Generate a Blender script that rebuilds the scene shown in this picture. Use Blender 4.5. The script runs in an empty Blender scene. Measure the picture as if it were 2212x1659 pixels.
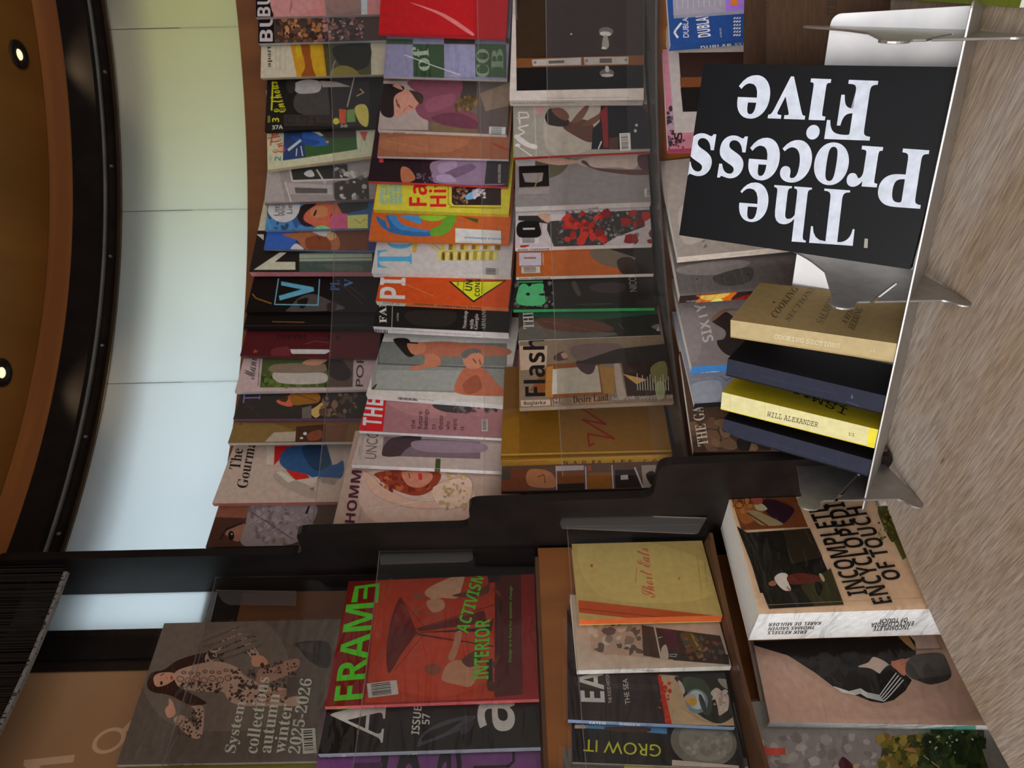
# A magazine kiosk photographed with the phone turned on its side.
import bpy, math, random
from mathutils import Vector, Matrix

random.seed(7)
V = Vector
SC = bpy.context.scene
COL = SC.collection

# ---------------------------------------------------------------- camera
CAM_Z = 1.5                       # eye height above the floor
F = 1535.0                        # focal length in pixels of the 2212x1659 frame
ROLL = 0.022
_n = math.hypot(1, ROLL)
cd = bpy.data.cameras.new('camera')
cam = bpy.data.objects.new('camera', cd)
COL.objects.link(cam)
cx, cy, cz = V((-ROLL, 0, -1)) / _n, V((1, 0, -ROLL)) / _n, V((0, -1, 0))
cam.matrix_world = Matrix(((cx.x, cy.x, cz.x, 0), (cx.y, cy.y, cz.y, 0), (cx.z, cy.z, cz.z, CAM_Z), (0, 0, 0, 1)))
cd.sensor_width = 36.0
cd.lens = 36.0 * F / 2212.0
cd.clip_start = 0.02
cd.dof.use_dof = True
cd.dof.focus_distance = 0.86
cd.dof.aperture_fstop = 9.0
SC.camera = cam

# ---------------------------------------------------------------- world, light, exposure
SC.view_settings.view_transform = 'Standard'
SC.view_settings.look = 'None'
SC.view_settings.exposure = 0.0
SC.view_settings.gamma = 1.0
SC.view_settings.use_curve_mapping = False

wd = bpy.data.worlds.new('street_daylight')
SC.world = wd
wd.use_nodes = True
nt = wd.node_tree
nt.nodes.clear()
wo = nt.nodes.new('ShaderNodeOutputWorld')
bg = nt.nodes.new('ShaderNodeBackground')
tc = nt.nodes.new('ShaderNodeTexCoord')
dp = nt.nodes.new('ShaderNodeVectorMath'); dp.operation = 'DOT_PRODUCT'
dp.inputs[1].default_value = V((-0.8, -0.35, 0.5)).normalized()
rp = nt.nodes.new('ShaderNodeValToRGB')
rp.color_ramp.elements[0].position = 0.30; rp.color_ramp.elements[0].color = (0.54, 0.485, 0.44, 1)
rp.color_ramp.elements[1].position = 0.95; rp.color_ramp.elements[1].color = (0.90, 0.97, 1.08, 1)
mr = nt.nodes.new('ShaderNodeMapRange')
mr.inputs[1].default_value = -1; mr.inputs[2].default_value = 1
nt.links.new(tc.outputs['Generated'], dp.inputs[0])
nt.links.new(dp.outputs['Value'], mr.inputs[0])
nt.links.new(mr.outputs[0], rp.inputs[0])
nt.links.new(rp.outputs[0], bg.inputs[0])
nt.links.new(bg.outputs[0], wo.inputs[0])
bg.inputs[1].default_value = 1.0

def area(name, loc, target, size, size_y, energy, color, spread=180):
    ld = bpy.data.lights.new(name, 'AREA')
    ld.shape = 'RECTANGLE'; ld.size = size; ld.size_y = size_y
    ld.energy = energy; ld.color = color; ld.spread = math.radians(spread)
    o = bpy.data.objects.new(name, ld); COL.objects.link(o)
    o.location = loc
    o.rotation_euler = (V(target) - V(loc)).to_track_quat('-Z', 'Y').to_euler()
    return o

# low sun from the street on the left, behind the photographer, softened by haze
sd = bpy.data.lights.new('sun', 'SUN')
sd.energy = 2.3; sd.angle = math.radians(24); sd.color = (1.0, 0.97, 0.93)
so = bpy.data.objects.new('sun', sd); COL.objects.link(so)
so.location = (-3, -3, 4)
so.rotation_euler = V((0.47, 0.75, -0.5)).to_track_quat('-Z', 'Y').to_euler()

# ---------------------------------------------------------------- the kiosk's plan: a round niche about this centre
CX, CY = 0.4625, 0.125
def ray(x, y):
    a = 1659 - y - 829.5; b = x - 1106.0
    return V(((a - b * ROLL) / _n / F, 1.0, -(a * ROLL + b) / _n / F))
def on_plane(x, y, p, n):
    r = ray(x, y)
    return r * (p.dot(n) / r.dot(n))
def on_z(x, y, z):
    r = ray(x, y); return r * (z / r.z)
def on_cone(x, y, R0, z0=0.0, k=0.0):
    r = ray(x, y); t = 1.2
    a = r.x * r.x + 1; b = -2 * (r.x * CX + CY); c0 = CX * CX + CY * CY
    for i in range(40):
        R = R0 + (t * r.z - z0) * k
        q = (-b + math.sqrt(max(b * b - 4 * a * (c0 - R * R), 0))) / (2 * a)
        t = 0.5 * t + 0.5 * q
    return r * t
def phi_of(p): return math.atan2(p.x - CX, p.y - CY)
def cyl(R, phi, z): return V((CX + R * math.sin(phi), CY + R * math.cos(phi), z))
def UP(p): return V((p[0], p[1], p[2] + CAM_Z))
D2R = math.radians

# ---------------------------------------------------------------- materials
def lin(h):
    h = h.lstrip('#')
    if len(h) == 3: h = ''.join(c * 2 for c in h)
    o = []
    for i in (0, 2, 4):
        c = int(h[i:i + 2], 16) / 255
        o.append(c / 12.92 if c <= 0.04045 else ((c + 0.055) / 1.055) ** 2.4)
    return o
def alb(h, k=0.6):
    return tuple(min(c / k, 0.88) for c in lin(h)) + (1,)

def nodes(name):
    m = bpy.data.materials.new(name); m.use_nodes = True
    t = m.node_tree; t.nodes.clear()
    out = t.nodes.new('ShaderNodeOutputMaterial')
    return m, t, out

def mat(name, c1, c2=None, rough=0.5, metal=0.0, scale=8.0, stretch=(1, 1, 1), bump=0.0, spec=0.5, detail=4, lo=0.35, hi=0.65, trans=0.0, rot=(0,0,0)):
    m, t, out = nodes(name)
    b = t.nodes.new('ShaderNodeBsdfPrincipled')
    b.inputs['Roughness'].default_value = rough
    b.inputs['Metallic'].default_value = metal
    b.inputs['Specular IOR Level'].default_value = spec
    t.links.new(b.outputs[0], out.inputs[0])
    tx = t.nodes.new('ShaderNodeTexCoord'); mp = t.nodes.new('ShaderNodeMapping')
    mp.inputs['Scale'].default_value = stretch
    mp.inputs['Rotation'].default_value = rot
    t.links.new(tx.outputs['Object'], mp.inputs[0])
    ns = t.nodes.new('ShaderNodeTexNoise'); ns.inputs['Scale'].default_value = scale; ns.inputs['Detail'].default_value = detail
    t.links.new(mp.outputs[0], ns.inputs['Vector'])
    r = t.nodes.new('ShaderNodeValToRGB')
    r.color_ramp.elements[0].position = lo; r.color_ramp.elements[1].position = hi
    r.color_ramp.elements[0].color = c1; r.color_ramp.elements[1].color = c2 or c1
    t.links.new(ns.outputs['Fac'], r.inputs[0])
    t.links.new(r.outputs[0], b.inputs['Base Color'])
    if bump:
        bm = t.nodes.new('ShaderNodeBump'); bm.inputs['Strength'].default_value = bump; bm.inputs['Distance'].default_value = 0.002
        t.links.new(ns.outputs['Fac'], bm.inputs['Height']); t.links.new(bm.outputs[0], b.inputs['Normal'])
    return m

def print_mat(name, rough, coat, grain=0.1, spec=0.35):
    """Printed paper: the ink colour is stored per face, a little grain on top."""
    m, t, out = nodes(name)
    b = t.nodes.new('ShaderNodeBsdfPrincipled'); b.inputs['Roughness'].default_value = rough
    b.inputs['Coat Weight'].default_value = coat; b.inputs['Coat Roughness'].default_value = 0.12
    b.inputs['Specular IOR Level'].default_value = spec
    at = t.nodes.new('ShaderNodeAttribute'); at.attribute_name = 'ink'
    tx = t.nodes.new('ShaderNodeTexCoord')
    ns = t.nodes.new('ShaderNodeTexNoise'); ns.inputs['Scale'].default_value = 90; ns.inputs['Detail'].default_value = 6
    t.links.new(tx.outputs['Object'], ns.inputs['Vector'])
    mr = t.nodes.new('ShaderNodeMapRange')
    mr.inputs[1].default_value = 0.3; mr.inputs[2].default_value = 0.7
    mr.inputs[3].default_value = 1 - grain; mr.inputs[4].default_value = 1 + grain
    t.links.new(ns.outputs['Fac'], mr.inputs[0])
    mx = t.nodes.new('ShaderNodeVectorMath'); mx.operation = 'SCALE'
    t.links.new(at.outputs['Color'], mx.inputs[0]); t.links.new(mr.outputs[0], mx.inputs['Scale'])
    t.links.new(mx.outputs[0], b.inputs['Base Color'])
    n2 = t.nodes.new('ShaderNodeTexNoise'); n2.inputs['Scale'].default_value = 14; n2.inputs['Detail'].default_value = 2
    t.links.new(tx.outputs['Object'], n2.inputs['Vector'])
    bm = t.nodes.new('ShaderNodeBump'); bm.inputs['Strength'].default_value = 0.12; bm.inputs['Distance'].default_value = 0.004
    t.links.new(n2.outputs['Fac'], bm.inputs['Height']); t.links.new(bm.outputs[0], b.inputs['Coat Normal'])
    t.links.new(b.outputs[0], out.inputs[0])
    return m

def clear_mat(name, tint, gloss, rough, haze=0.0, bump=0.0, scale=20, stretch=(1, 1, 1)):
    """Thin clear plastic: straight-through light, a fresnel reflection and a little haze."""
    m, t, out = nodes(name)
    tr = t.nodes.new('ShaderNodeBsdfTransparent'); tr.inputs[0].default_value = tint
    gl = t.nodes.new('ShaderNodeBsdfGlossy'); gl.inputs['Roughness'].default_value = rough; gl.inputs[0].default_value = (1, 1, 1, 1)
    lw = t.nodes.new('ShaderNodeFresnel'); lw.inputs['IOR'].default_value = 1.45
    ml = t.nodes.new('ShaderNodeMath'); ml.operation = 'MULTIPLY'; ml.inputs[1].default_value = gloss; ml.use_clamp = True
    t.links.new(lw.outputs[0], ml.inputs[0])
    mx = t.nodes.new('ShaderNodeMixShader')
    t.links.new(ml.outputs[0], mx.inputs[0]); t.links.new(tr.outputs[0], mx.inputs[1]); t.links.new(gl.outputs[0], mx.inputs[2])
    src = mx
    if bump:
        tx = t.nodes.new('ShaderNodeTexCoord'); mp = t.nodes.new('ShaderNodeMapping'); mp.inputs['Scale'].default_value = stretch
        mp.inputs['Rotation'].default_value = (0.3, 0.6, 0.4)
        ns = t.nodes.new('ShaderNodeTexNoise'); ns.inputs['Scale'].default_value = scale; ns.inputs['Detail'].default_value = 3
        ns.inputs['Distortion'].default_value = 0.6
        bm = t.nodes.new('ShaderNodeBump'); bm.inputs['Strength'].default_value = bump; bm.inputs['Distance'].default_value = 0.01
        t.links.new(tx.outputs['Object'], mp.inputs[0]); t.links.new(mp.outputs[0], ns.inputs['Vector'])
        t.links.new(ns.outputs['Fac'], bm.inputs['Height'])
        t.links.new(bm.outputs[0], gl.inputs['Normal']); t.links.new(bm.outputs[0], lw.inputs['Normal'])
    if haze:
        df = t.nodes.new('ShaderNodeBsdfDiffuse'); df.inputs[0].default_value = (0.75, 0.74, 0.73, 1)
        m2 = t.nodes.new('ShaderNodeMixShader'); m2.inputs[0].default_value = haze
        t.links.new(src.outputs[0], m2.inputs[1]); t.links.new(df.outputs[0], m2.inputs[2]); src = m2
    t.links.new(src.outputs[0], out.inputs[0])
    return m

def frosted_mat(name, col):
    m, t, out = nodes(name)
    tl = t.nodes.new('ShaderNodeBsdfTranslucent')
    df = t.nodes.new('ShaderNodeBsdfDiffuse')
    gl = t.nodes.new('ShaderNodeBsdfGlossy'); gl.inputs['Roughness'].default_value = 0.35
    tx = t.nodes.new('ShaderNodeTexCoord')
    ns = t.nodes.new('ShaderNodeTexNoise'); ns.inputs['Scale'].default_value = 5; ns.inputs['Detail'].default_value = 5
    t.links.new(tx.outputs['Object'], ns.inputs['Vector'])
    r = t.nodes.new('ShaderNodeValToRGB')
    r.color_ramp.elements[0].color = tuple(c * 0.94 for c in col[:3]) + (1,); r.color_ramp.elements[1].color = col
    t.links.new(ns.outputs['Fac'], r.inputs[0])
    t.links.new(r.outputs[0], tl.inputs[0]); t.links.new(r.outputs[0], df.inputs[0])
    a = t.nodes.new('ShaderNodeMixShader'); a.inputs[0].default_value = 0.18
    t.links.new(tl.outputs[0], a.inputs[1]); t.links.new(df.outputs[0], a.inputs[2])
    b = t.nodes.new('ShaderNodeMixShader'); b.inputs[0].default_value = 0.04
    t.links.new(a.outputs[0], b.inputs[1]); t.links.new(gl.outputs[0], b.inputs[2])
    t.links.new(b.outputs[0], out.inputs[0])
    return m

def glow_mat(name, col, s):
    m, t, out = nodes(name)
    e = t.nodes.new('ShaderNodeEmission'); e.inputs[0].default_value = col; e.inputs[1].default_value = s
    t.links.new(e.outputs[0], out.inputs[0]); return m

M_PRINT = print_mat('printed_cover', 0.55, 0.03, 0.1, 0.12)
M_MATTE = print_mat('matte_cover', 0.65, 0.0, 0.08, 0.12)
M_GLOSSY = print_mat('laminated_cover', 0.5, 0.03, 0.12, 0.12)
M_PAGES = mat('page_edges', (0.72, 0.69, 0.64, 1), (0.55, 0.53, 0.49, 1), 0.8, scale=300, stretch=(0.2, 6, 0.2), bump=0.2)
M_SLEEVE = clear_mat('plastic_film', (0.99, 0.99, 0.985, 1), 0.6, 0.09, 0.0, 1.0, 11, (1, 1, 3))
M_ACRYL = clear_mat('clear_acrylic', (0.95, 0.945, 0.94, 1), 0.22, 0.06, 0.002)
M_EDGE = clear_mat('acrylic_edge', (0.82, 0.81, 0.80, 1), 1.2, 0.2, 0.07)
M_WOOD = mat('orange_brown_wood', alb('5e330f'), alb('744418'), 0.5, scale=14, stretch=(1, 1, 0.12), bump=0.15)
M_SHELF = mat('dark_shelf_wood', alb('3c220e'), alb('4a2c12'), 0.5, scale=14, bump=0.1)
M_CEIL = mat('ceiling_wood', alb('6a4517'), alb('80541f'), 0.5, scale=7, stretch=(1.0, 0.15, 1), bump=0.1, rot=(0, 0, 0.5))
M_FASC = mat('fascia_wood', alb('70401c'), alb('8a5526'), 0.5, scale=8, stretch=(0.15, 0.15, 3), bump=0.1)
M_DARK = mat('dark_brown_metal', (0.009, 0.006, 0.0055, 1), (0.014, 0.010, 0.009, 1), 0.45, 0.0, scale=20, bump=0.05, spec=0.2)
M_DARKG = mat('glossy_dark_frame', (0.014, 0.010, 0.009, 1), (0.024, 0.016, 0.013, 1), 0.22, scale=30, bump=0.08)
M_RAIL = mat('brushed_rail', (0.24, 0.22, 0.19, 1), (0.18, 0.165, 0.145, 1), 0.4, 0.0, scale=30, stretch=(1, 1, 6))
M_BRONZE = mat('bronze_channel', (0.10, 0.065, 0.035, 1), (0.15, 0.1, 0.05, 1), 0.3, 0.4, scale=12)
M_FROST = frosted_mat('frosted_panel', (0.82, 0.83, 0.82, 1))
M_STEEL = mat('brushed_steel', (0.40, 0.385, 0.37, 1), (0.48, 0.465, 0.45, 1), 0.40, 0.85, scale=60, stretch=(1, 1, 1), bump=0.05)
M_LIT_STEEL = mat('lit_steel', (0.84, 0.84, 0.87, 1), (0.93, 0.93, 0.95, 1), 0.55, 0.0, scale=26, bump=0.05)  # the stand's steel with light painted in, for the plate facing the sky
M_CARD = mat('cardboard', alb('4e3018', 1.7), alb('5c3c20', 1.7), 0.8, scale=40, stretch=(1, 1, 6), bump=0.1)

def counter_mat():
    """Grey weathered wood laminate with fine streaks across the counter."""
    m, t, out = nodes('weathered_grey_wood')
    b = t.nodes.new('ShaderNodeBsdfPrincipled'); b.inputs['Roughness'].default_value = 0.55
    t.links.new(b.outputs[0], out.inputs[0])
    tx = t.nodes.new('ShaderNodeTexCoord')
    vr = t.nodes.new('ShaderNodeVectorRotate'); vr.rotation_type = 'Z_AXIS'; vr.inputs['Angle'].default_value = math.radians(46)
    t.links.new(tx.outputs['Object'], vr.inputs['Vector'])
    def noise(scale, st, detail=5, dist=0.0):
        mp = t.nodes.new('ShaderNodeMapping'); mp.inputs['Scale'].default_value = st
        t.links.new(vr.outputs[0], mp.inputs[0])
        ns = t.nodes.new('ShaderNodeTexNoise'); ns.inputs['Scale'].default_value = scale; ns.inputs['Detail'].default_value = detail
        ns.inputs['Distortion'].default_value = dist
        t.links.new(mp.outputs[0], ns.inputs['Vector']); return ns
    g = noise(60, (0.6, 10, 1), 4, 0.4); f = noise(4, (0.8, 2.2, 1)); k = noise(40, (0.35, 1, 1), 2)
    r = t.nodes.new('ShaderNodeValToRGB')
    r.color_ramp.elements[0].position = 0.28; r.color_ramp.elements[0].color = alb('6e6155', .62)
    r.color_ramp.elements[1].position = 0.72; r.color_ramp.elements[1].color = alb('9f9489', .62)
    t.links.new(g.outputs['Fac'], r.inputs[0])
    r2 = t.nodes.new('ShaderNodeValToRGB')
    r2.color_ramp.elements[0].position = 0.35; r2.color_ramp.elements[0].color = (0.86, 0.76, 0.62, 1)
    r2.color_ramp.elements[1].position = 0.6; r2.color_ramp.elements[1].color = (1, 1, 1.02, 1)
    t.links.new(f.outputs['Fac'], r2.inputs[0])
    r3 = t.nodes.new('ShaderNodeValToRGB')
    r3.color_ramp.elements[0].position = 0.20; r3.color_ramp.elements[0].color = (0.25, 0.2, 0.17, 1)
    r3.color_ramp.elements[1].position = 0.27; r3.color_ramp.elements[1].color = (1, 1, 1, 1)
    t.links.new(k.outputs['Fac'], r3.inputs[0])
    a = t.nodes.new('ShaderNodeVectorMath'); a.operation = 'MULTIPLY'
    c = t.nodes.new('ShaderNodeVectorMath'); c.operation = 'MULTIPLY'
    t.links.new(r.outputs[0], a.inputs[0]); t.links.new(r2.outputs[0], a.inputs[1])
    t.links.new(a.outputs[0], c.inputs[0]); t.links.new(r3.outputs[0], c.inputs[1])
    t.links.new(c.outputs[0], b.inputs['Base Color'])
    bm = t.nodes.new('ShaderNodeBump'); bm.inputs['Strength'].default_value = 0.25; bm.inputs['Distance'].default_value = 0.001
    t.links.new(g.outputs['Fac'], bm.inputs['Height']); t.links.new(bm.outputs[0], b.inputs['Normal'])
    return m
M_COUNTER = counter_mat()

# ---------------------------------------------------------------- mesh helpers
def link(name, verts, faces, material, parent=None, smooth=False, inks=None):
    me = bpy.data.meshes.new(name)
    me.from_pydata([tuple(v) for v in verts], [], faces)
    for m in (material if isinstance(material, (list, tuple)) else [material]): me.materials.append(m)
    if inks:
        at = me.attributes.new('ink', 'FLOAT_COLOR', 'CORNER')
        buf = []
        for p, c in zip(me.polygons, inks):
            buf += list(c) * p.loop_total
        at.data.foreach_set('color', buf)
    if smooth:
        me.polygons.foreach_set('use_smooth', [True] * len(me.polygons))
    me.update()
    o = bpy.data.objects.new(name, me); COL.objects.link(o)
    if parent is not None: o.parent = parent
    return o
def empty(name, mw):
    o = bpy.data.objects.new(name, None); COL.objects.link(o)
    o.empty_display_size = 0.05; o.matrix_world = mw
    return o
def tag(o, label, cat, group=None):
    o['label'] = label; o['category'] = cat
    if group: o['group'] = group
    return o
def struct(o):
    o['kind'] = 'structure'; return o

class Mesh:
    def __init__(s): s.v = []; s.f = []
    def add(s, vs, fs):
        b = len(s.v); s.v += [V(x) for x in vs]; s.f += [tuple(b + i for i in f) for f in fs]
    def box(s, x0, x1, y0, y1, z0, z1):
        s.add([(x0, y0, z0), (x1, y0, z0), (x1, y1, z0), (x0, y1, z0), (x0, y0, z1), (x1, y0, z1), (x1, y1, z1), (x0, y1, z1)],
              [(0, 3, 2, 1), (4, 5, 6, 7), (0, 1, 5, 4), (1, 2, 6, 5), (2, 3, 7, 6), (3, 0, 4, 7)])
    def prism(s, a, b):
        """closed slab between two equal loops"""
        n = len(a)
        s.add(list(a) + list(b), [tuple(range(n - 1, -1, -1)), tuple(range(n, 2 * n))] + [(i, (i + 1) % n, n + (i + 1) % n, n + i) for i in range(n)])
    def arc(s, prof, p0, p1, n=40):
        """sweep a closed (R, z) profile round the niche centre"""
        m = len(prof); b = len(s.v)
        for i in range(n + 1):
            ph = p0 + (p1 - p0) * i / n
            for R, z in prof: s.v.append(UP(cyl(R, ph, z)))
        for i in range(n):
            for j in range(m):
                k = (j + 1) % m
                s.f.append((b + i * m + j, b + i * m + k, b + (i + 1) * m + k, b + (i + 1) * m + j))
        s.f.append(tuple(b + j for j in range(m - 1, -1, -1))); s.f.append(tuple(b + n * m + j for j in range(m)))
    def out(s, name, material, parent=None, smooth=False):
        if parent is not None and parent.matrix_world != Matrix():
            pass
        return link(name, s.v, s.f, material, parent, smooth)

def rect(R0, R1, z0, z1): return [(R0, z0), (R1, z0), (R1, z1), (R0, z1)]

# ---------------------------------------------------------------- print on covers
TXT = {}
ALPH = {'s': None, 'S': (0x1D5D4, 0x1D5EE, 0x1D7EC), 'R': (0x1D400, 0x1D41A, 0x1D7CE), 'i': (0x1D608, 0x1D622, 0), 'I': (0x1D63C, 0x1D656, 0),
        'w': (0x1D4D0, 0x1D4EA, 0), 'm': (0x1D670, 0x1D68A, 0x1D7F6), 'X': (0x1D400, 0x1D41A, 0x1D7CE)}
def glyphs(text, font):
    key = (text, font)
    if key in TXT: return TXT[key]
    a = ALPH[font]; s = ''
    for ch in text:
        if a and 'A' <= ch <= 'Z': s += chr(a[0] + ord(ch) - 65)
        elif a and 'a' <= ch <= 'z': s += chr(a[1] + ord(ch) - 97)
        elif a and a[2] and '0' <= ch <= '9': s += chr(a[2] + ord(ch) - 48)
        else: s += ch
    c = bpy.data.curves.new('lettering', 'FONT'); c.body = s; c.resolution_u = 4
    if font == 'X': c.offset = 0.010
    o = bpy.data.objects.new('lettering', c)
    COL.objects.link(o)
    me = o.to_mesh()
    vs = [(v.co.x, v.co.y) for v in me.vertices]; fs = [tuple(p.vertices) for p in me.polygons]
    o.to_mesh_clear(); bpy.data.objects.remove(o); bpy.data.curves.remove(c)
    if vs:
        x0 = min(v[0] for v in vs); x1 = max(v[0] for v in vs); y0 = min(v[1] for v in vs); y1 = max(v[1] for v in vs)
        vs = [((x - x0) / max(x1 - x0, 1e-6), (y - y0) / max(y1 - y0, 1e-6)) for x, y in vs]
    TXT[key] = (vs, fs)
    return TXT[key]

def clip(poly, x0, x1, z0, z1):
    for ax, lim, sg in ((0, x0, 1), (0, x1, -1), (1, z0, 1), (1, z1, -1)):
        outp = []; n = len(poly)
        for i in range(n):
            a, b = poly[i], poly[(i + 1) % n]
            da, db = (a[ax] - lim) * sg, (b[ax] - lim) * sg
            if da >= 0: outp.append(a)
            if (da > 0 > db) or (da < 0 < db):
                t = da / (da - db); outp.append((a[0] + (b[0] - a[0]) * t, a[1] + (b[1] - a[1]) * t))
        poly = outp
        if len(poly) < 3: return []
    return poly
def smooth_loop(p, n=5):
    o = []; m = len(p)
    for i in range(m):
        a, b, c, d = p[i - 1], p[i], p[(i + 1) % m], p[(i + 2) % m]
        for k in range(n):
            t = k / n
            o.append(tuple(0.5 * (2 * b[j] + (c[j] - a[j]) * t + (2 * a[j] - 5 * b[j] + 4 * c[j] - d[j]) * t * t + (3 * b[j] - a[j] - 3 * c[j] + d[j]) * t ** 3) for j in (0, 1)))
    return o

ZF = {'Z1': (0, 0), 'Z2': (530, 0), 'Z3': (1080, 0), 'Z5': (0, 400), 'Z6': (500, 400), 'Z7': (1060, 400), 'Z8': (1440, 400),
      'Y1': (0, 820), 'Y2': (430, 780), 'Y3': (980, 780), 'Y4': (1480, 800), 'Y5': (0, 1239), 'Y7': (1120, 1239), 'Y8': (1652, 1239)}
ZOOM = {k: (a, b, 560 / 2212) for k, (a, b) in ZF.items()}
ZOOM['Z4'] = (1640, 0, 572 / 2212); ZOOM['Y6'] = (560, 1239, 590 / 2212); ZOOM['px'] = (0, 0, 1)

def draw(art, zoom, to_local, box, K, seed=1):
    """list of print shapes -> [(polygon in face coordinates, layer, colour)]"""
    res = []; rnd = random.Random(seed)
    ox, oy, s = ZOOM[zoom]
    def L(p): return to_local(ox + p[0] * s, oy + p[1] * s)
    boxes = []; cur = []                    # a shape goes one ink layer above whatever it overlaps
    def flush():
        if not cur: return
        xs = [p[0] for q, c in cur for p in q]; zs = [p[1] for q, c in cur for p in q]
        b = (min(xs), max(xs), min(zs), max(zs)); l = 1
        for o, ol in boxes:
            if ol >= l and o[0] < b[1] and b[0] < o[1] and o[2] < b[3] and b[2] < o[3]: l = ol + 1
        boxes.append((b, l))
        for q, c in cur: res.append((q, l, c))
        cur.clear()
    def emit(pts, col):
        q = clip([L(p) for p in pts], *box)
        if q: cur.append((q, col))
    for op in list(art) + [('Z', 'px')]:
        flush()
        k = op[0]
        if k == 'Z': ox, oy, s = ZOOM[op[1]]; continue
        c = alb(op[1], K) if k != 'S' else None
        if k == 'P': emit(op[2], c)
        elif k == 'C': emit(smooth_loop(op[2]), c)
        elif k == 'L':                                   # stroke along a line of points
            pts, w = op[2], op[3]
            for a, b in zip(pts, pts[1:]):
                dx, dy = b[0] - a[0], b[1] - a[1]; d = math.hypot(dx, dy) or 1
                nx, ny = -dy / d * w / 2, dx / d * w / 2; ex, ey = dx / d * w * .3, dy / d * w * .3
                emit([(a[0] + nx - ex, a[1] + ny - ey), (b[0] + nx + ex, b[1] + ny + ey), (b[0] - nx + ex, b[1] - ny + ey), (a[0] - nx - ex, a[1] - ny - ey)], c)
        elif k == 'E':
            x, y, rx, ry = op[2:6]; ro = D2R(op[6]) if len(op) > 6 else 0
            emit([(x + rx * math.cos(t) * math.cos(ro) - ry * math.sin(t) * math.sin(ro), y + rx * math.cos(t) * math.sin(ro) + ry * math.sin(t) * math.cos(ro))
                  for t in [i * math.tau / 28 for i in range(28)]], c)
        elif k == 'T':                                   # text between p0 and p1, h high
            text, font, p0, p1, h = op[2:7]
            vs, fs = glyphs(text, font)
            dx, dy = p1[0] - p0[0], p1[1] - p0[1]; d = math.hypot(dx, dy) or 1
            sl = op[7] if len(op) > 7 else (dy / d * h, -dx / d * h)
            w = [(p0[0] + u * dx + v * sl[0], p0[1] + u * dy + v * sl[1]) for u, v in vs]
            for f in fs: emit([w[i] for i in f], c)
        elif k == 'B':                                   # barcode label: centre, half sizes along x and y
            x, y, rx, ry = op[2:6]; ro = D2R(op[6]) if len(op) > 6 else 0
            def R(a, b): return (x + a * math.cos(ro) - b * math.sin(ro), y + a * math.sin(ro) + b * math.cos(ro))
            emit([R(-rx, -ry), R(rx, -ry), R(rx, ry), R(-rx, ry)], c); flush()
            t = -ry * .85; bl = alb('1a1616', K)
            while t < ry * .8:
                wd = rnd.uniform(.02, .07) * ry * 2
                emit([R(-rx * .75, t), R(rx * .55, t), R(rx * .55, min(t + wd, ry * .85)), R(-rx * .75, min(t + wd, ry * .85))], bl)
                t += wd + rnd.uniform(.03, .07) * ry * 2
        elif k == 'S':                                   # loose blobs of colour inside a box
            cols, (x0, y0, x1, y1), n, sz = op[1:5]
            for i in range(n):
                x, y = rnd.uniform(x0, x1), rnd.uniform(y0, y1); r = sz * rnd.uniform(.5, 1.2); a = rnd.uniform(0, 6.28); e = rnd.uniform(.5, 1)
                m = 7
                pts = []
                for j in range(m):
                    q = j * math.tau / m; rr = r * rnd.uniform(.7, 1.2)
                    u, v2 = rr * math.cos(q), rr * e * math.sin(q)
                    pts.append((x + u * math.cos(a) - v2 * math.sin(a), y + u * math.sin(a) + v2 * math.cos(a)))
                emit(pts, alb(rnd.choice(cols), K)); flush()
    return res

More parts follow.
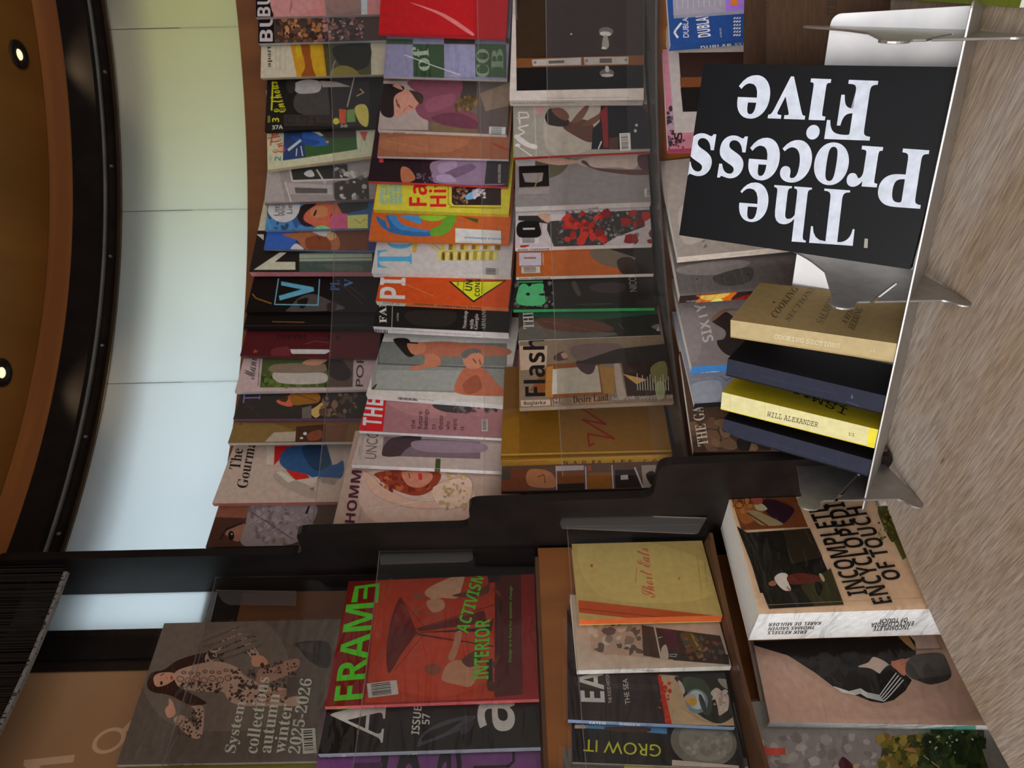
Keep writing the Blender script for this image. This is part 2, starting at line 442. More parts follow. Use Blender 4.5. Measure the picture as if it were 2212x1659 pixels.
class Bk:
    pass
def make_book(name, label, cat, group, frame, w, h, t, c, sc, art=(), zoom='px', sart=(), szoom=None, hard=0.0007, ov=0.0, K=0.6, m=None,
              sleeve=0, page=None, seed=1, pages_label=None):
    """A book or magazine: front cover with its print, spine, back cover, block of pages, plastic wrap.
    frame = (bottom left point of the front face, right, up, outward normal)"""
    P, X, Zv, n = frame
    Y = -n
    mw = Matrix(((X.x, Y.x, Zv.x, P.x), (X.y, Y.y, Zv.y, P.y), (X.z, Y.z, Zv.z, P.z + CAM_Z), (0, 0, 0, 1)))
    root = empty(name, mw); tag(root, label, cat, group)
    M = Mesh()
    b = hard
    M.box(0, w, 0, b, 0, h); nf = len(M.f)
    M.box(0, b, b, t - b, 0, h); M.box(0, w, t - b, t, 0, h)
    front, spine = alb(c, K), alb(sc, K)
    inks = [front] * 5 + [spine] + [spine] * 6 + [front] * 6
    inks[2] = front
    def lf(x, y):
        p = on_plane(x, y, P, n) - P; return (p.dot(X), p.dot(Zv))
    def ls(x, y):
        p = on_plane(x, y, P, -X) - P; return (p.dot(Y), p.dot(Zv))
    for q, lay, col in draw(art, zoom, lf, (0.0003, w - 0.0003, 0.0003, h - 0.0003), K, seed):
        i = len(M.v); M.v += [V((u, -0.00005 - 0.0001 * lay, v)) for u, v in q]; M.f.append(tuple(range(i, i + len(q)))); inks.append(col)
    if sart:
        for q, lay, col in draw(sart, szoom or zoom, ls, (0.0002, t - 0.0002, 0.0003, h - 0.0003), K, seed):
            i = len(M.v); M.v += [V((-0.00005 - 0.0001 * lay, u, v)) for u, v in q]; M.f.append(tuple(range(i, i + len(q)))); inks.append(col)
    link('cover', M.v, M.f, m or M_PRINT, root, inks=inks)
    g = Mesh(); g.box(b, w - 0.0008 - ov, b, t - b, 0.0004 + ov, h - 0.0004 - ov)
    g.out('page_block', page or M_PAGES, root)
    if sleeve:
        e = sleeve; S = Mesh(); nx, nz = 7, 9
        r = random.Random(seed + 5)
        g0 = 0.003
        vs = [(-e * .4 + (w + e * .7) * i / nx, -g0 - r.uniform(0, .0012), 0.0005 + (h + e - 0.0005) * j / nz) for j in range(nz + 1) for i in range(nx + 1)]
        S.add(vs, [(j * (nx + 1) + i, j * (nx + 1) + i + 1, (j + 1) * (nx + 1) + i + 1, (j + 1) * (nx + 1) + i) for j in range(nz) for i in range(nx)])
        # the wrap turns round the spine
        vs = [(-e * .4 - r.uniform(0, .0006), -g0 + (t + g0) * i / 2, 0.0005 + (h + e - .0005) * j / nz) for j in range(nz + 1) for i in range(3)]
        S.add(vs, [(j * 3 + i, (j + 1) * 3 + i, (j + 1) * 3 + i + 1, j * 3 + i + 1) for j in range(nz) for i in range(2)])
        S.out('plastic_sleeve', M_SLEEVE, root, True)
    return root

# rack tiers: number -> (radius of the fronts at the ledge, ledge height below/above the eye)
LEAN = 0.07
ROWS = {1: (1.315, 0.215), 2: (1.222, -0.02), 3: (1.135, -0.258), 4: (1.045, -0.54)}
LROW = {1: (1.345, 0.215), 2: (1.275, -0.03), 3: (1.215, -0.30), 4: (1.145, -0.66)}

def shingle(row, label, top, low, w, t, c, sc, art=(), zoom='px', yaw=11, dR=0.0, group=None, cat='magazine', name='magazine', h=None, rise=0.0, **kw):
    """A magazine on the right rack, standing on its tier, its left edge in front of its neighbour."""
    ox, oy, s = ZOOM[zoom]
    R, zl = ROWS[row]
    zl += rise
    A = on_cone(ox + top[0] * s, oy + top[1] * s, R + dR, zl, LEAN)
    B = on_cone(ox + low[0] * s, oy + low[1] * s, R + dR, zl, LEAN)
    up = (A - B).normalized()
    ph = phi_of(A); a = -ph + D2R(yaw)
    X = V((math.cos(a), math.sin(a), 0)); X = (X - up * X.dot(up)).normalized()
    if h is None: h = (A.z - zl - max(0, -X.z) * w - 0.001) / up.z
    P = A - up * h
    n = X.cross(up)
    return make_book(name, label, cat, group, (P, X, up, n), w, h, t, c, sc, art, zoom, **kw)

def quad(label, corners, depth, yaw, lean, t, c, sc, art=(), zoom='px', czoom=None, group=None, cat='magazine', name='magazine', ext=0.0, zl=None, **kw):
    """A book whose four corners show: TL, TR, BR, BL as pixels, standing at a given distance and turn."""
    ox, oy, s = ZOOM[czoom or 'px']
    q = [(ox + p[0] * s, oy + p[1] * s) for p in corners]
    y, l = D2R(yaw), D2R(lean)
    X0 = V((math.cos(y), math.sin(y), 0)); bk = V((-math.sin(y), math.cos(y), 0))
    up = V((0, 0, 1)) * math.cos(l) + bk * math.sin(l)
    n = X0.cross(up)
    P = ray(*q[3]) * depth
    TL, TR, BR, BL = [on_plane(a, b, P, n) for a, b in q]
    X = ((TR - TL) + (BR - BL)).normalized()
    Zv = ((TL - BL) + (TR - BR)); Zv = (Zv - X * Zv.dot(X)).normalized()
    w = ((TR - TL).length + (BR - BL).length) / 2 + ext; h = ((TL - BL).length + (TR - BR).length) / 2
    ctr = (TL + TR + BR + BL) / 4
    P = ctr - X * (w - ext) / 2 - Zv * h / 2
    if zl is not None:                                # its foot stands out of sight on a lower ledge
        d = (min(P.z, (P + X * w).z) - zl - 0.0005) / Zv.z; P = P - Zv * d; h += d
    return make_book(name, label, cat, group, (P, X, Zv, X.cross(Zv)), w, h, t, c, sc, art, zoom, **kw)

# ================================================================ the setting
RW = 1.39
zP0 = on_cone(540, 500, RW).z
zP1 = on_cone(258, 400, RW).z
zB0 = on_cone(224, 400, RW).z
zB1 = on_cone(166, 400, RW).z
zF1 = on_cone(109, 400, RW).z
PD = phi_of(on_cone(300, 1187, RW)) - 0.046          # right face of the partition
PS0 = phi_of(on_cone(300, 1277, RW))         # daylight strip left of the partition
PS1 = phi_of(on_cone(300, 1361, RW))
PP = phi_of(on_cone(210, 1452, RW))          # left edge of the left post
PR_, PL_ = D2R(48), D2R(-73)
zC = -0.54                                   # counter top, below the eye

def arcobj(name, prof, p0, p1, material, n=48, parent=None, smooth=False):
    M = Mesh(); M.arc(prof, p0, p1, n); return M.out(name, material, parent, smooth)

# floor and counter
M = Mesh(); M.box(-3, 3.5, -2.0, 3, -0.05, 0); struct(M.out('floor', mat('floor_concrete', (0.22, 0.21, 0.2, 1), (0.28, 0.27, 0.25, 1), 0.7, scale=6)))
M = Mesh()
outline = [UP(cyl(1.40, PR_ + (PD - PR_) * i / 40, zC)) for i in range(41)] + [UP(cyl(1.115, PD + (PL_ - PD) * i / 24, zC)) for i in range(25)]
outline += [V((-1.05, 0.36, outline[0].z)), V((1.45, 0.36, outline[0].z))]
M.prism([p - V((0, 0, 0.04)) for p in reversed(outline)], list(reversed(outline)))
counter = M.out('counter', M_COUNTER)
tag(counter, 'weathered grey wood counter running along the front of the kiosk', 'counter')
M = Mesh()
base = [V((p.x * 0.98 + 0.008, max(p.y, 0.44) - 0.01, 0)) for p in outline]
M.prism(list(reversed(base)), [p + V((0, 0, outline[0].z - 0.041)) for p in reversed(base)])
struct(M.out('wall_base', M_DARK))

# outer shell behind the display and the light space above it
M_WHITE = mat('light_box_white', (0.75, 0.75, 0.74, 1), (0.8, 0.8, 0.79, 1), 0.8)
struct(arcobj('wall_back', rect(1.78, 1.81, -1.5, 1.10), PL_, PR_, M_WHITE))
struct(arcobj('wall_lower', rect(1.402, 1.42, -1.48, zP0 - 0.012), PL_, PR_, M_DARK))
struct(arcobj('trim_1', rect(1.401, 1.78, zP0 - 0.012, zP0 - 0.002), PL_, PR_, M_WHITE))
struct(arcobj('trim_2', rect(1.40, 1.78, zB1 + 0.002, zB1 + 0.012), PL_, PR_, M_WHITE))
for nm, ph in (('wall_right', PR_), ('wall_left', PL_)):
    M = Mesh(); a = [UP(cyl(R, ph, z)) for R, z in ((1.43, -1.49), (1.77, -1.49), (1.77, 1.09), (1.43, 1.09))]
    d = V((math.cos(ph), -math.sin(ph), 0)) * (0.03 if ph > 0 else -0.03)
    M.prism(a, [p + d for p in a]); struct(M.out(nm, M_DARK))
# roof: round wooden ceiling board with the fascia hanging under it
M = Mesh()
ring = [UP(cyl(1.80, PR_ + (PL_ - PR_) * i / 60, zF1)) for i in range(61)] + [V((-1.25, -0.28, zF1 + CAM_Z)), V((1.7, -0.28, zF1 + CAM_Z))]
M.prism(list(reversed(ring)), [p + V((0, 0, 0.03)) for p in reversed(ring)])
struct(M.out('ceiling', M_CEIL))
struct(arcobj('trim_3', rect(1.385, 1.41, zB1, zF1 - 0.001), PD, PR_, M_FASC))
struct(arcobj('trim_4', rect(1.375, 1.40, zB0, zB1 - 0.0005), PD - 0.02, PR_, M_DARK))
struct(arcobj('trim_5', rect(1.3885, 1.3915, zB0 - 0.005, zB0 - 0.0005), PD, PR_, M_RAIL))
# fluted rail and bronze channel above the frosted sheet
struct(arcobj('trim_6', rect(1.394, 1.398, zP1 + 0.03, zB0), PD, PR_, M_RAIL))
struct(arcobj('trim_7', [(1.392, zP1 + 0.012), (1.41, zP1 + 0.012), (1.41, zP1 + 0.034), (1.398, zP1 + 0.034)], PD, PR_, M_DARKG))
struct(arcobj('trim_8', [(1.394, zP1 - 0.003), (1.412, zP1 - 0.003), (1.404, zP1 + 0.012)], PD, PR_, M_BRONZE))
M = Mesh()
for i in range(9):
    c = UP(cyl(1.389, PD + 0.07 + i * 0.14, zP1 + 0.016)); M.box(c.x - .0022, c.x + .0022, c.y - .002, c.y + .004, c.z - .0022, c.z + .0022)
struct(M.out('trim_9', M_RAIL))
# frosted panes, one per bay, butted at seams
seams = [PD, phi_of(on_cone(400, 823, RW)), phi_of(on_cone(400, 452, RW)), phi_of(on_cone(400, 58, RW)), PR_]
for i in range(4):
    o = arcobj('window_%d' % (i + 1), rect(1.3955, 1.3985, zP0, zP1), seams[i] + 0.0008, seams[i + 1] - 0.0008, M_FROST, 16, None, False); struct(o)
o = struct(arcobj('window_5', rect(1.3955, 1.3985, zP0 - 0.02, zP1), PS1, PS0, M_FROST, 8))
# unseen baffle, shaped to darken the pane tops like a shutter box behind them
struct(arcobj('pane_baffle', rect(1.500, 1.51, 0.726, zB1), PL_, PR_, M_DARK))
# lamps added behind the panes in place of daylight, cool on the left and greenish on the right
NL = 8
for i in range(NL):
    f = i / (NL - 1); ph = D2R(-48) + f * D2R(88)
    cool, green = V((0.70, 0.86, 1.0)), V((0.78, 0.74, 0.06))
    g = min(max((f - 0.36) / 0.30, 0), 1)
    col = cool.lerp(green, g)
    p = UP(cyl(1.74, ph, zP0 + 0.09)); q = UP(cyl(1.0, ph, zP0 + 0.09))
    a = area('pane_backlight', p, q, 0.26, 0.14, 0.92 - 0.60 * g, tuple(col))

# left of the partition: post, shaded pane with pale lettering, header with brush seal
def radial_plate(name, prof, ph, th, material, bevel=0):
    M = Mesh(); d = V((math.cos(ph), -math.sin(ph), 0)) * th
    a = [UP(cyl(R, ph, z)) for R, z in prof]; b = [p - d for p in a]
    M.prism(a, b); return M.out(name, material)
struct(arcobj('trim_12', [(1.384, zP0 - 0.12), (1.42, zP0 - 0.12), (1.42, zB0), (1.384, zB0)], PP, PS1, M_DARKG, 10))
struct(arcobj('trim_13', [(1.376, zP0 - 0.12), (1.384, zP0 - 0.12), (1.384, zB0 - 0.03), (1.376, zB0 - 0.03)], PP + 0.012, PS1 - 0.012, M_DARK, 10))
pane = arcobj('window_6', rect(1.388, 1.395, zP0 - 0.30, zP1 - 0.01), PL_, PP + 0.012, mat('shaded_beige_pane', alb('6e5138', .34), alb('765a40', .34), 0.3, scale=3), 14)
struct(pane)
# pale letters on that pane
def cyl_print(name, zoom, shapes, R, colour, parent):
    ox, oy, s = ZOOM[zoom]; vs, fs = [], []
    for pts in shapes:
        b = len(vs)
        for x, y in pts: vs.append(UP(on_cone(ox + x * s, oy + y * s, R)))
        fs.append(tuple(range(b, b + len(pts))))
    return link(name, vs, fs, colour, parent)
ringo = []
for i in range(26):
    t0, t1 = i / 26 * math.tau, (i + 1) / 26 * math.tau
    def E_(t, k): return (930 + (150 * k) * math.cos(t) * .95 + (60 * k) * math.sin(t) * .5, 1425 - (150 * k) * math.cos(t) * .45 + (92 * k) * math.sin(t))
    ringo.append([E_(t0, 1), E_(t1, 1), E_(t1, .72), E_(t0, .72)])
ringo += [[(1040, 1330), (1120, 1250), (1150, 1280), (1050, 1375)], [(205, 1590), (640, 1545), (625, 1610), (330, 1640), (430, 1659 + 60), (300, 1659 + 60), (200, 1640)]]
cyl_print('lettering', 'Y5', ringo, 1.3875, mat('pale_lettering', alb('8a6e58', .34), None, 0.5), pane)
hd0 = on_cone(128, 1285, 1.30).z
header = struct(arcobj('trim_14', rect(1.30, 1.385, hd0 + 0.06, zF1 - 0.001), PL_, PD - 0.012, M_DARK, 24))
felt = struct(arcobj('trim_15', rect(1.292, 1.30, hd0 - 0.004, hd0 + 0.002), PL_, PS0 - 0.0, mat('grey_felt', (0.25, 0.23, 0.21, 1), (0.32, 0.3, 0.28, 1), 0.9, scale=200, bump=.4), 20))
def bristle_arc():
    M = Mesh(); r = random.Random(3)
    n = 620
    for i in range(n):
        ph = PL_ + (PS0 + 0.02 - PL_) * (i + r.random()) / n
        R = 1.286 + r.uniform(0, .012); z0 = hd0 + r.uniform(-.006, .004); z1 = hd0 + .2; w = .0011
        a, b = UP(cyl(R, ph, z0)), UP(cyl(R, ph + w, z0)); c = UP(cyl(R, ph + w + r.uniform(-.002, .002), z1)); d = UP(cyl(R, ph + r.uniform(-.002, .002), z1))
        e = UP(cyl(R + .001, ph + w / 2, z0)); f = UP(cyl(R + .001, ph + w / 2, z1))
        M.add([a, b, e, d, c, f], [(0, 1, 4, 3), (1, 2, 5, 4), (2, 0, 3, 5)])
    return M.out('brush_seal', mat('black_bristle', (0.012, 0.010, 0.009, 1), (0.02, 0.017, 0.014, 1), 0.45))
br = bristle_arc(); tag(br, 'black brush seal strip hanging from the header in the upper left corner', 'brush'); br['kind'] = 'stuff'

# partition between the two racks: a dark plate whose front edge steps forward tier by tier
QA = cyl(1.39, PD, 0); QB = cyl(1.06, PD + 0.046, 0)
QD = (QB - QA).normalized(); QN = V((-QD.y, QD.x, 0))                 # along the plate towards the street, and to its right side
def Srad(x, y):
    p = on_plane(x, y, QA, QN); return (p - QA).dot(QD), p.z
def plane_phi(R):
    lo_, hi_ = -0.2, 0.9
    for i in range(40):
        m_ = (lo_ + hi_) / 2; q = QA + QD * m_
        if math.hypot(q.x - CX, q.y - CY) > R: lo_ = m_
        else: hi_ = m_
    return phi_of(QA + QD * lo_)
steps = [Srad(560, 1182), Srad(640, 1134), Srad(1000, 1127), Srad(1012, 1072), Srad(1405, 1058), Srad(1422, 988), Srad(1700, 980)]
R0_ = steps[0][0]
def fillet(p):      # round the corners of a profile a little
    o = []
    for i in range(len(p)):
        a, b, c = V(p[i - 1]), V(p[i]), V(p[(i + 1) % len(p)])
        r = min(0.018, (a - b).length * .4, (c - b).length * .4)
        s, e = b + (a - b).normalized() * r, b + (c - b).normalized() * r
        for k in range(5):
            t = k / 4; o.append(tuple((1 - t) ** 2 * s + 2 * t * (1 - t) * b + t * t * e))
    return o
Ra, Rb, Rc = steps[1][0], steps[3][0], steps[5][0]
z1, z2, z3 = steps[1][1], steps[3][1], steps[5][1]
prof = [(-.010, zB0), (R0_, zB0), (R0_, z1), (Ra, z1), (Ra + .003, z2), (Rb, z2), (Rb + .006, z3), (Rc, z3), (Rc + .01, zC + 0.0005), (-.010, zC + 0.0005)]
M = Mesh(); a = [UP(QA + QD * s_ + V((0, 0, z))) for s_, z in fillet(prof)]
M.prism(a, [p - QN * .014 for p in a]); part = M.out('partition', M_DARK)
tag(part, 'dark brown metal partition with a stepped front edge between the two magazine racks', 'partition')
# racks: tiers, risers, clear lips
rackR = empty('magazine_rack', Matrix.Translation(UP(cyl(1.2, 0.1, zC + 0.001))))
tag(rackR, 'curved wooden four tier magazine rack with clear lips right of the stepped partition', 'magazine rack')
rackL = empty('magazine_rack', Matrix.Translation(UP(cyl(1.2, D2R(-52), zC + 0.001))))
tag(rackL, 'curved wooden magazine rack with clear lips left of the stepped partition', 'magazine rack')
bpy.context.view_layer.update()
def rackpart(rack, name, prof, p0, p1, m, n=36):
    M = Mesh(); M.arc(prof, p0, p1, n)
    o = link(name, [v - rack.matrix_world.translation for v in M.v], M.f, m, rack); return o
def build_rack(rack, rows, pe, lips, gap, topz, left):
    def span(Ra_, Rb_): return (pe, plane_phi(Rb_) - .016) if left else (plane_phi(Ra_) + .003, pe)
    for k in (1, 2, 3, 4):
        R, z = rows[k]
        Ro = min(R + gap + (.09 if left and k == 4 else .03), 1.384) if k > 1 else 1.385
        if k < 4 or left:
            rackpart(rack, 'shelf', rect(R - (0.013 if left else .03), Ro, z - (0.006 if left else .0045), z - 0.001), *span(R - .03, Ro), M_SHELF if left else M_EDGE)
        zt = topz if k == 1 else rows[k - 1][1] - (0.0062 if left else .005)
        Rb_ = 1.386 if k == 1 else Ro
        rackpart(rack, 'back_board', [(Rb_, z - .0095), (Rb_ + .008, z - .0095), (Rb_ + .008, zt), (Rb_, zt)], *span(Rb_, Rb_), M_WOOD)
        if left and k == 3:                     # apron under the tier above
            Ra_ = rows[k - 1][0] - .012
            rackpart(rack, 'apron', [(Ra_, zt - (.085 if k == 3 else .02)), (Ra_ + .006, zt - (.085 if k == 3 else .02)), (Ra_ + .006, zt), (Ra_, zt)], *span(Ra_, Ra_), M_WOOD)
        lp = lips.get(k)
        if lp:
            Rl = R - (0.0085 if left else 0.026); zt2 = lp
            rackpart(rack, 'clear_lip', [(Rl - .0028, z - .0005), (Rl, z - .0005), (Rl - .004, zt2), (Rl - .0068, zt2)], *span(Rl, Rl), M_ACRYL)
            rackpart(rack, 'lip_edge', [(Rl - .0069, zt2), (Rl - .0039, zt2), (Rl - .0039, zt2 + .0012), (Rl - .0069, zt2 + .0012)], *span(Rl, Rl), M_EDGE)
def lipz(x, y, row, rows): return on_cone(x, y, rows[row][0] - (.034 if rows is ROWS else .016)).z
build_rack(rackR, ROWS, PR_ - .003, {1: lipz(722, 400, 1, ROWS), 2: lipz(1041, 400, 2, ROWS), 3: lipz(1188, 400, 3, ROWS)}, 0.062, zP0 + .004, False)
build_rack(rackL, LROW, PL_ + .003, {1: lipz(405, 1480, 1, LROW), 2: lipz(800, 1380, 2, LROW), 3: lipz(1252, 1480, 3, LROW)}, 0.06, zP0 - .07, True)
# a second clear strip low on the third tier
R, z = ROWS[3]
rackpart(rackR, 'clear_lip', [(R - .040, z - .012), (R - .0375, z - .012), (R - .0375, lipz(1359, 400, 3, ROWS)), (R - .040, lipz(1359, 400, 3, ROWS))], plane_phi(R - .04) + .004, PR_ - .01, M_ACRYL)
# folded end tabs of the clear lips beside the partition
def tab(rack, pts, depth_pt, yaw):
    p = ray(*depth_pt[:2]) * depth_pt[2]; y = D2R(yaw); nn = V((math.sin(y), -math.cos(y), 0)); M = Mesh()
    a = [UP(on_plane(x, y2, p, nn)) for x, y2 in pts]; b = [q - V((nn.x, nn.y, 0)) * .003 for q in a]
    M.prism(a, b); link('end_tab', [v - rack.matrix_world.translation for v in M.v], M.f, M_EDGE, rack)
tab(rackL, [(1217, 1109), (1527, 1118), (1509, 1150), (1500, 1152), (1214, 1140), (1210, 1130)], (1217, 1125, 1.10), 40)
tab(rackL, [(820, 1190), (1020, 1190), (1022, 1205), (1012, 1212), (822, 1218)], (820, 1200, 1.17), 40)
tab(rackL, [(465, 1274), (640, 1277), (640, 1308), (493, 1306), (480, 1298)], (465, 1290, 1.22), 40)

# recessed downlights in the ceiling
for i, (x, y, lab) in enumerate(((40, 118, 'small black recessed downlight in the ceiling near the greenish end of the lit panel'), (2, 805, 'small black recessed downlight in the ceiling above the cool white end of the lit panel'))):
    c = on_z(x, y, zF1)
    root = empty('downlight', Matrix.Translation(UP(c) - V((0, 0, 0.0005)))); tag(root, lab, 'ceiling light', 'downlights in the ceiling')
    M = Mesh(); n = 32; prof = [(0.0275, 0.0), (0.0275, -0.0025), (0.024, -0.004), (0.0125, -0.004), (0.0105, 0.0)]
    for j in range(n):
        t = j / n * math.tau
        for r, z in prof: M.v.append(V((r * math.cos(t), r * math.sin(t), z)))
    for j in range(n):
        for k in range(4):
            a, b = j * 5 + k, ((j + 1) % n) * 5 + k
            M.f.append((a, b, b + 1, a + 1))
    M.out('bezel', mat('black_bezel', (0.006, 0.006, 0.006, 1), None, 0.4), root, True)
    M = Mesh(); M.add([(0.0104 * math.cos(j / 20 * math.tau), 0.0104 * math.sin(j / 20 * math.tau), -0.0012) for j in range(20)], [tuple(range(19, -1, -1))])
    M.out('lamp', glow_mat('warm_lamp', (1.0, 0.72, 0.40, 1), 1.6), root)
    ld = bpy.data.lights.new('downlight_beam', 'SPOT'); ld.energy = 0.9; ld.color = (1, .72, .42); ld.spot_size = D2R(100); ld.spot_blend = .6; ld.shadow_soft_size = .01
    lo = bpy.data.objects.new('downlight_beam', ld); COL.objects.link(lo); lo.parent = root; lo.location = (0, 0, -0.006)

# ================================================================ the steel book stand on the counter
SO = on_z(1984, 1080, zC); SM = on_z(2092, 655, zC)
lv = (SM - SO); lv.z = 0; SL = lv.normalized()                       # long direction of the stand
SD0 = V((-SL.y, SL.x, 0))                                            # straight back
tq = D2R(30); SDp = V((math.sin(tq), math.cos(tq), 0)); SLp = V((math.cos(tq), -math.sin(tq), 0))
ZU = V((0, 0, 1))
SO = SO + ZU * 0.0005
stand = empty('book_stand', Matrix.Translation(UP(SO))); tag(stand, 'brushed steel book stand of slotted plates standing on the grey counter', 'book stand')
bpy.context.view_layer.update()
def spart(name, M, m):
    o = link(name, [UP(v) - UP(SO) for v in M.v], M.f, m, stand)
    bv = o.modifiers.new('bevel', 'BEVEL'); bv.width = .0006; bv.segments = 1; bv.limit_method = 'ANGLE'
    return o
def loop2(pts, n=4): return smooth_loop(pts, n)
toe_top = [(0.022, 0.150), (0.012, 0.151), (0.004, 0.162), (-0.014, 0.162), (-0.020, 0.146), (-0.012, 0.134), (0.0, 0.132), (0.0, 0.118)]
front = [(0.0, 0.113), (0.056, 0.057), (0.054, 0.054), (0.0, 0.108), (0.0, 0.072), (0.0, 0.030)]
toe_bot = [(0.0, 0.028), (-0.004, 0.022), (-0.016, 0.016), (-0.020, 0.004), (-0.010, -0.0002), (0.0, 0.0), (0.016, 0.0)]
bottom = [(0.10, 0.012), (0.185, 0.0)]
back = [(0.212, 0.0), (0.222, 0.008), (0.216, 0.02), (0.205, 0.03), (0.203, 0.08), (0.21, 0.128), (0.226, 0.136), (0.234, 0.147), (0.226, 0.157), (0.208, 0.155), (0.16, 0.132), (0.10, 0.128)]
def chaikin(p, n=2):
    for _ in range(n):
        o = [p[0]]
        for a_, b_ in zip(p, p[1:]):
            o += [(a_[0] * .75 + b_[0] * .25, a_[1] * .75 + b_[1] * .25), (a_[0] * .25 + b_[0] * .75, a_[1] * .25 + b_[1] * .75)]
        p = o + [p[-1]]
    return p
plate = chaikin(toe_top) + front + chaikin(toe_bot) + bottom + chaikin(back)
for off in (SO, SM + SDp * 0.006 + ZU * .0005, SO + SL * 0.555 - SDp * 0.004):
    M = Mesh()
    a = [off + SDp * d + ZU * z for d, z in plate]; b = [p + SLp * 0.0026 for p in a]
    M.prism(a, b); spart('cross_plate', M, M_STEEL)
al = D2R(36); AD = SD0 * math.cos(al) - ZU * math.sin(al); AN = SD0 * math.sin(al) + ZU * math.cos(al)
def rounded(x0, x1, y0, y1, r):
    o = []
    for cx_, cy_, t0 in ((x1 - r, y1 - r, 0), (x0 + r, y1 - r, 90), (x0 + r, y0 + r, 180), (x1 - r, y0 + r, 270)):
        for k in range(6):
            t = D2R(t0 + k * 18); o.append((cx_ + r * math.cos(t), cy_ + r * math.sin(t)))
    return o
AF = SO + SD0 * 0.004 + ZU * 0.071
LEN = 0.592
M = Mesh(); a = [AF + SL * x + AD * y for x, y in rounded(-0.022, LEN, 0.0, 0.1195, 0.008)]; M.prism(a, [p - AN * 0.0028 for p in a]); spart('seat_plate', M, M_STEEL)
bl = D2R(46); BD = SD0 * math.cos(bl) + ZU * math.sin(bl); BN = -SD0 * math.sin(bl) + ZU * math.cos(bl); AB = AF + AD * 0.110
M = Mesh(); a = [AB + SL * x + BD * y for x, y in rounded(-0.012, LEN, 0.0006, 0.166, 0.012)]; M.prism(a, [p - BN * 0.0028 for p in a]); spart('back_plate', M, M_LIT_STEEL)

# books standing in it, spines to the street: frame from the lower left corner of the spine's far edge
def stand_book(label, sp, w, t, c, sc, art, sart, szoom, zoom, m, yawb=4, K=.6, name='book', **kw):
    """sp = pixels on the front plane: cover edge of the spine top, same at the bottom"""
    n0 = -SD0 * math.cos(al) + ZU * math.sin(al)
    Q = AF + AN * 0.004 + AD * .001
    T_ = on_plane(sp[0][0], sp[0][1], Q, n0); B_ = on_plane(sp[1][0], sp[1][1], Q, n0)
    up = (T_ - B_).normalized(); h = (T_ - B_).length
    # rest on the seat plate
    sft = (AF + AN * 0.0006 - B_).dot(AN) / up.dot(AN); B2 = B_ + up * sft; h -= sft
    X = (AD * math.cos(D2R(yawb)) + SL * math.sin(D2R(yawb))); X = (X - up * X.dot(up)).normalized()
    return make_book(name, label, 'book', None, (B2, X, up, X.cross(up)), w, h, t, c, sc, art, zoom, sart, szoom, K=K, m=m, **kw)

KS = 0.95
stand_book('navy blue cloth book at the left end of the steel stand', ((1563.5, 905), (1876, 992)), .095, .0265, '16161c', '2c2e3c', [],
           [('T', '343748', 'SCHOLASTIQUE MUKASONGA', 'S', (590, 590), (1250, 785), 20), ('T', '343748', '5', 'S', (418, 530), (450, 532), 14),
            ('P', '30323f', [(1300, 640), (1306, 640), (1316, 860), (1310, 860)])], 'Y4', 'Y4', M_MATTE, K=KS, hard=.002, seed=3)
stand_book('yellow paper covered book with an author name in capitals on its cream spine', ((1560, 847), (1880, 924)), .095, .0285, 'c8b420', 'd8cf98',
           [('T', '141206', 'ISMATIC', 'm', (1390, 330), (700, 20), 62), ('T', '141206', 'GARA', 'm', (1400, 265), (880, 130), 55)],
           [('T', '2a2a30', 'WILL ALEXANDER', 'm', (696, 392), (1130, 486), 42), ('T', '2a2a30', 'II', 'm', (1398, 558), (1398, 530), 42, (42, 8)),
            ('P', 'e2d23c', [(1572, 485), (1660, 500), (1640, 690), (1545, 660)]), ('L', 'c4ba84', [(385, 205), (382, 365)], 4), ('L', 'c4ba84', [(683, 280), (678, 440)], 4), ('L', 'c4ba84', [(808, 300), (806, 350)], 4)],
           'Y4', 'Y4', M_MATTE, K=KS, hard=.0012, seed=4)
stand_book('navy blue cloth book wedged between the yellow book and the beige book', ((1572, 775), (1908, 854)), .095, .0265, '14141a', '2b2d3b', [],
           [('T', '343748', 'SCHOLASTIQUE MUKASONGA', 'S', (640, 60), (1290, 215), 20), ('T', '343748', '2', 'S', (450, 0), (490, 8), 14), ('P', '585c6c', [(1412, 238), (1424, 200), (1436, 242), (1426, 236)]),
            ('L', '4c5062', [(1380, 265), (1480, 305)], 5)], 'Y4', 'Y4', M_MATTE, K=KS, hard=.002, seed=5)
stand_book('beige kraft covered book with silver stamped spine beside the middle plate', ((1578, 691), (1922, 740)), .122, .0275, 'a58d5e', 'b8a47a',
           [('T', '5e5236', 'COOKING', 'R', (930, 1140), (1130, 890), 60), ('T', '77684a', 'SECTIONS', 'R', (1045, 1170), (1270, 880), 50),
            ('T', '77684a', 'SALMON', 'R', (1330, 1195), (1450, 980), 70), ('T', '5e5236', 'A RED', 'R', (1530, 1190), (1600, 1080), 50), ('T', '5e5236', 'HERRING', 'R', (1600, 1240), (1680, 1060), 60), ('P', '3a3020', [(905, 995), (922, 992), (928, 1003), (910, 1008)])],
           [('T', 'd8ccb0', 'COOKING SECTIONS', 'm', (915, 1310), (1475, 1392), 40), ('T', 'd8ccb0', 'II', 'm', (1735, 1420), (1775, 1424), 18)], 'Z8', 'Z8', M_MATTE, yawb=11, K=KS, hard=.0022, seed=6)

